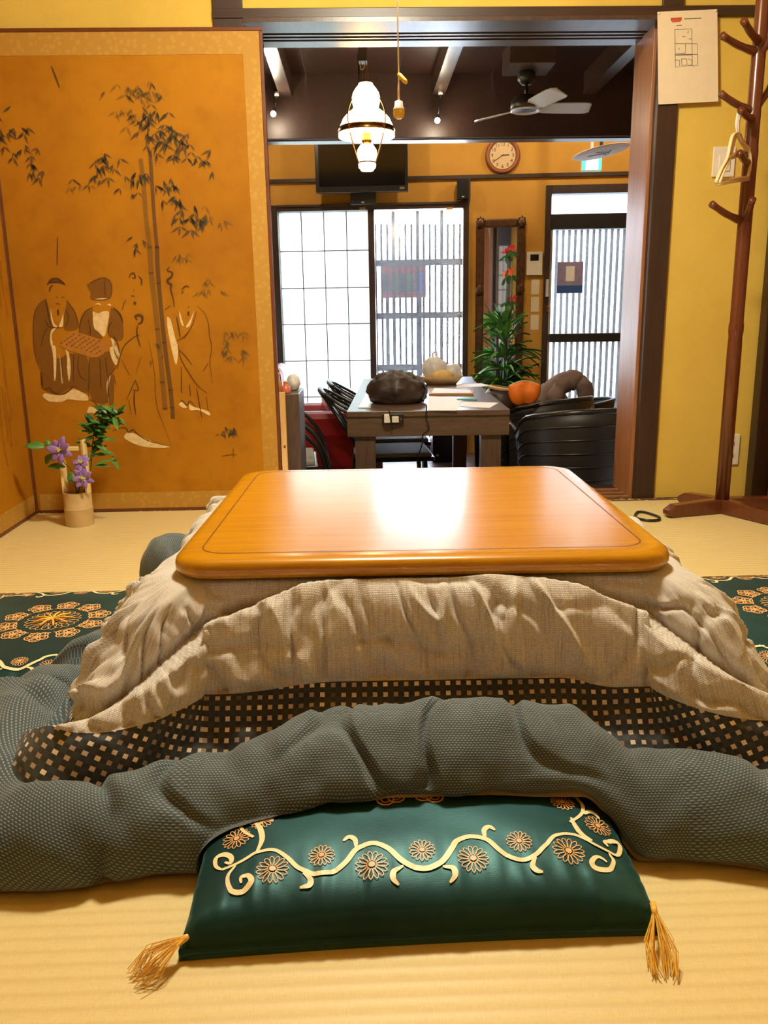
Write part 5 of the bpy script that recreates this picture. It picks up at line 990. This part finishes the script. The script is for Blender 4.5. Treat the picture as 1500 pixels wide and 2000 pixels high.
# ================================================================== PLANT
pc_ = py(985, 700, 6.55); pl = thing('potted_palm', 'leafy green potted palm in front of the mirror', 'plant', (pc_.x, 6.55, FZ)); q = random.Random(21)
MB().lathe([(.13, 0), (.17, .05), (.19, .30), (.18, .32), (.16, .30), (.15, .28)], (pc_.x, 6.55, FZ), 26).build('pot', 'mirror_frame', pl, smooth=True); MB().lathe([(.16, .27), (.01, .28)], (pc_.x, 6.55, FZ), 20).build('soil', 'soil', pl)
MB().tube([(pc_.x, 6.55, FZ+.27), (pc_.x+.01, 6.55, .35), (pc_.x, 6.55, .62)], .02, 8).build('trunk', 'bag_brown', pl, smooth=True)
def frond(base, d, L, W, bend, mat):
    P = []; d = Vector(d).normalized()
    for k in range(9): t_ = k/8; P.append(Vector(base)+d*(L*t_)+Vector((0, 0, -bend*L*t_*t_)))
    s_ = d.cross(Vector((0, 0, 1))); s_ = s_.normalized() if s_.length > .05 else Vector((1, 0, 0)); G = [[p-s_*W/2*math.sin(math.pi*(.1+.86*i/8))+Vector((0, 0, .012)), p, p+s_*W/2*math.sin(math.pi*(.1+.86*i/8))+Vector((0, 0, .012))] for i, p in enumerate(P)]
    MB().grid(G).build('leaf', mat, pl, smooth=True)
for k in range(130):
    h = q.choice((.18, .22, .32, .42, .52, .60)); a = q.uniform(0, 6.283); el = q.uniform(.1, 1.0) if h < .5 else q.uniform(.7, 2.6); L = q.uniform(.20, .38)
    frond((pc_.x, 6.55, h), (math.cos(a), -abs(math.sin(a))*.6+.12, el), L, q.uniform(.022, .045), q.uniform(.25, .75), q.choice(('palm_green', 'leaf_green', 'leaf_dark')))
for u0, v0, mt, lb in ((998, 484, 'red_flower', 'red flower on a tall stem in front of the mirror, the uppermost'), (997, 530, 'orange_flower', 'orange lily cluster on a tall stem in front of the mirror'), (1001, 581, 'red_flower', 'small red flower just above the palm')):
    p = py(u0, v0, 6.72); f_ = thing('tall_flower', lb, 'flower', (p.x, 6.72, .3), 'flowers in front of the mirror'); MB().tube(catmull([(pc_.x+.04, 6.65, .2), (p.x+.015, 6.72, p.z-.2), p], 5), .004, 6).build('stem', 'leaf_dark', f_, smooth=True)
    for k in range(9 if v0 != 581 else 4): a = q.uniform(0, 6.28); leaf(MB(), p, (math.cos(a), -.4, math.sin(a)), q.uniform(.025, .042), .02, (0, -1, 0), .2).build('petal', mt, f_, smooth=True)
    for k in range(4): a = q.uniform(3.4, 6); leaf(MB(), p-Vector((0, 0, .03)), (math.cos(a), -.3, math.sin(a)), .07, .02, (0, -1, 0), .2).build('leaf', 'leaf_dark', f_, smooth=True)
# ================================================================== CABINET BESIDE THE SCREEN, FLOOR THINGS
cy0 = 3.72; xa = py(541, 800, cy0).x-.35; xb = py(558, 800, cy0).x; ztop = py(555, 766, cy0).z
cbn = thing('wooden_cabinet', 'pale pine cabinet end standing just past the folding screen', 'cabinet', ((xa+xb)/2, cy0, FZ)); MB().span((xa, cy0, FZ), (xb, cy0+.02, ztop)).build('end_panel', 'cabinet_wood', cbn, bevel=.002)
MB().span((xa, cy0+.02, FZ), (xb+.06, cy0+.36, ztop-.01)).build('carcass', 'dining_leg_wood', cbn, bevel=.003)
for x_, z_ in ((xb-.012, .18),): MB().ell((x_, cy0-.0005, z_), (.005, .001, .007), 12, 6).build('knot', 'kotatsu_groove', cbn)
for u, r_, h_, mt, lb in ((548, .018, .085, 'bottle_amber', 'amber bottle on the pine cabinet'), (553, .022, .05, 'bottle_red', 'pink jar in front of the amber bottle')):
    p = py(u, 766, cy0+.05 if mt == 'bottle_amber' else cy0+.035); b_ = thing('bottle' if mt == 'bottle_amber' else 'jar', lb, 'bottle', (p.x-(.012 if mt == 'bottle_amber' else -.01), p.y+.03, ztop-.01)); o_ = wloc(b_)
    MB().lathe([(r_*.9, 0), (r_, .005), (r_, h_*.55), (r_*.5, h_*.72), (r_*.42, h_*.95)], o_, 16).build('glass', mt, b_, smooth=True); MB().lathe([(r_*.5, h_*.93), (r_*.5, h_*1.08)], o_, 14).build('cap', 'toggle_wood', b_, smooth=True)
c_ = Vector((xb+.025, cy0+.2, ztop+.028)); tag(MB().ell(c_, (.032, .04, .04), 24, 14, f=lambda d: 1+.15*noise.noise((d.x*3, d.y*3, d.z*3+5))).build('plastic_bag', 'bag_plastic', None, True, loc=c_-Vector((0, 0, .038))), 'crumpled white plastic bag on the pine cabinet', 'bag')
c_ = py(868, 845, 6.55); sw = thing('floor_speaker', 'black box on the floor beyond the far end of the dining table', 'speaker', (c_.x, 6.55, FZ)); MB().span((c_.x-.10, 6.5, FZ), (c_.x+.10, 6.75, FZ+.42)).build('box', 'black_plastic', sw, bevel=.006); MB().ell((c_.x-.06, 6.497, FZ+.06), (.012, .004, .012), 10, 6).build('badge', 'chrome', sw)
sh_ = thing('white_shelf_unit', 'white appliance edge at the far left by the window frame', 'appliance', (-1.02, 6.55, FZ)); MB().span((-1.35, 6.3, FZ), (-.78, 6.8, .72)).build('body', 'white_metal', sh_, bevel=.01); MB().span((-1.3, 6.35, .72), (-.80, 6.75, 1.02)).build('upper_body', 'white_plastic', sh_, bevel=.01)
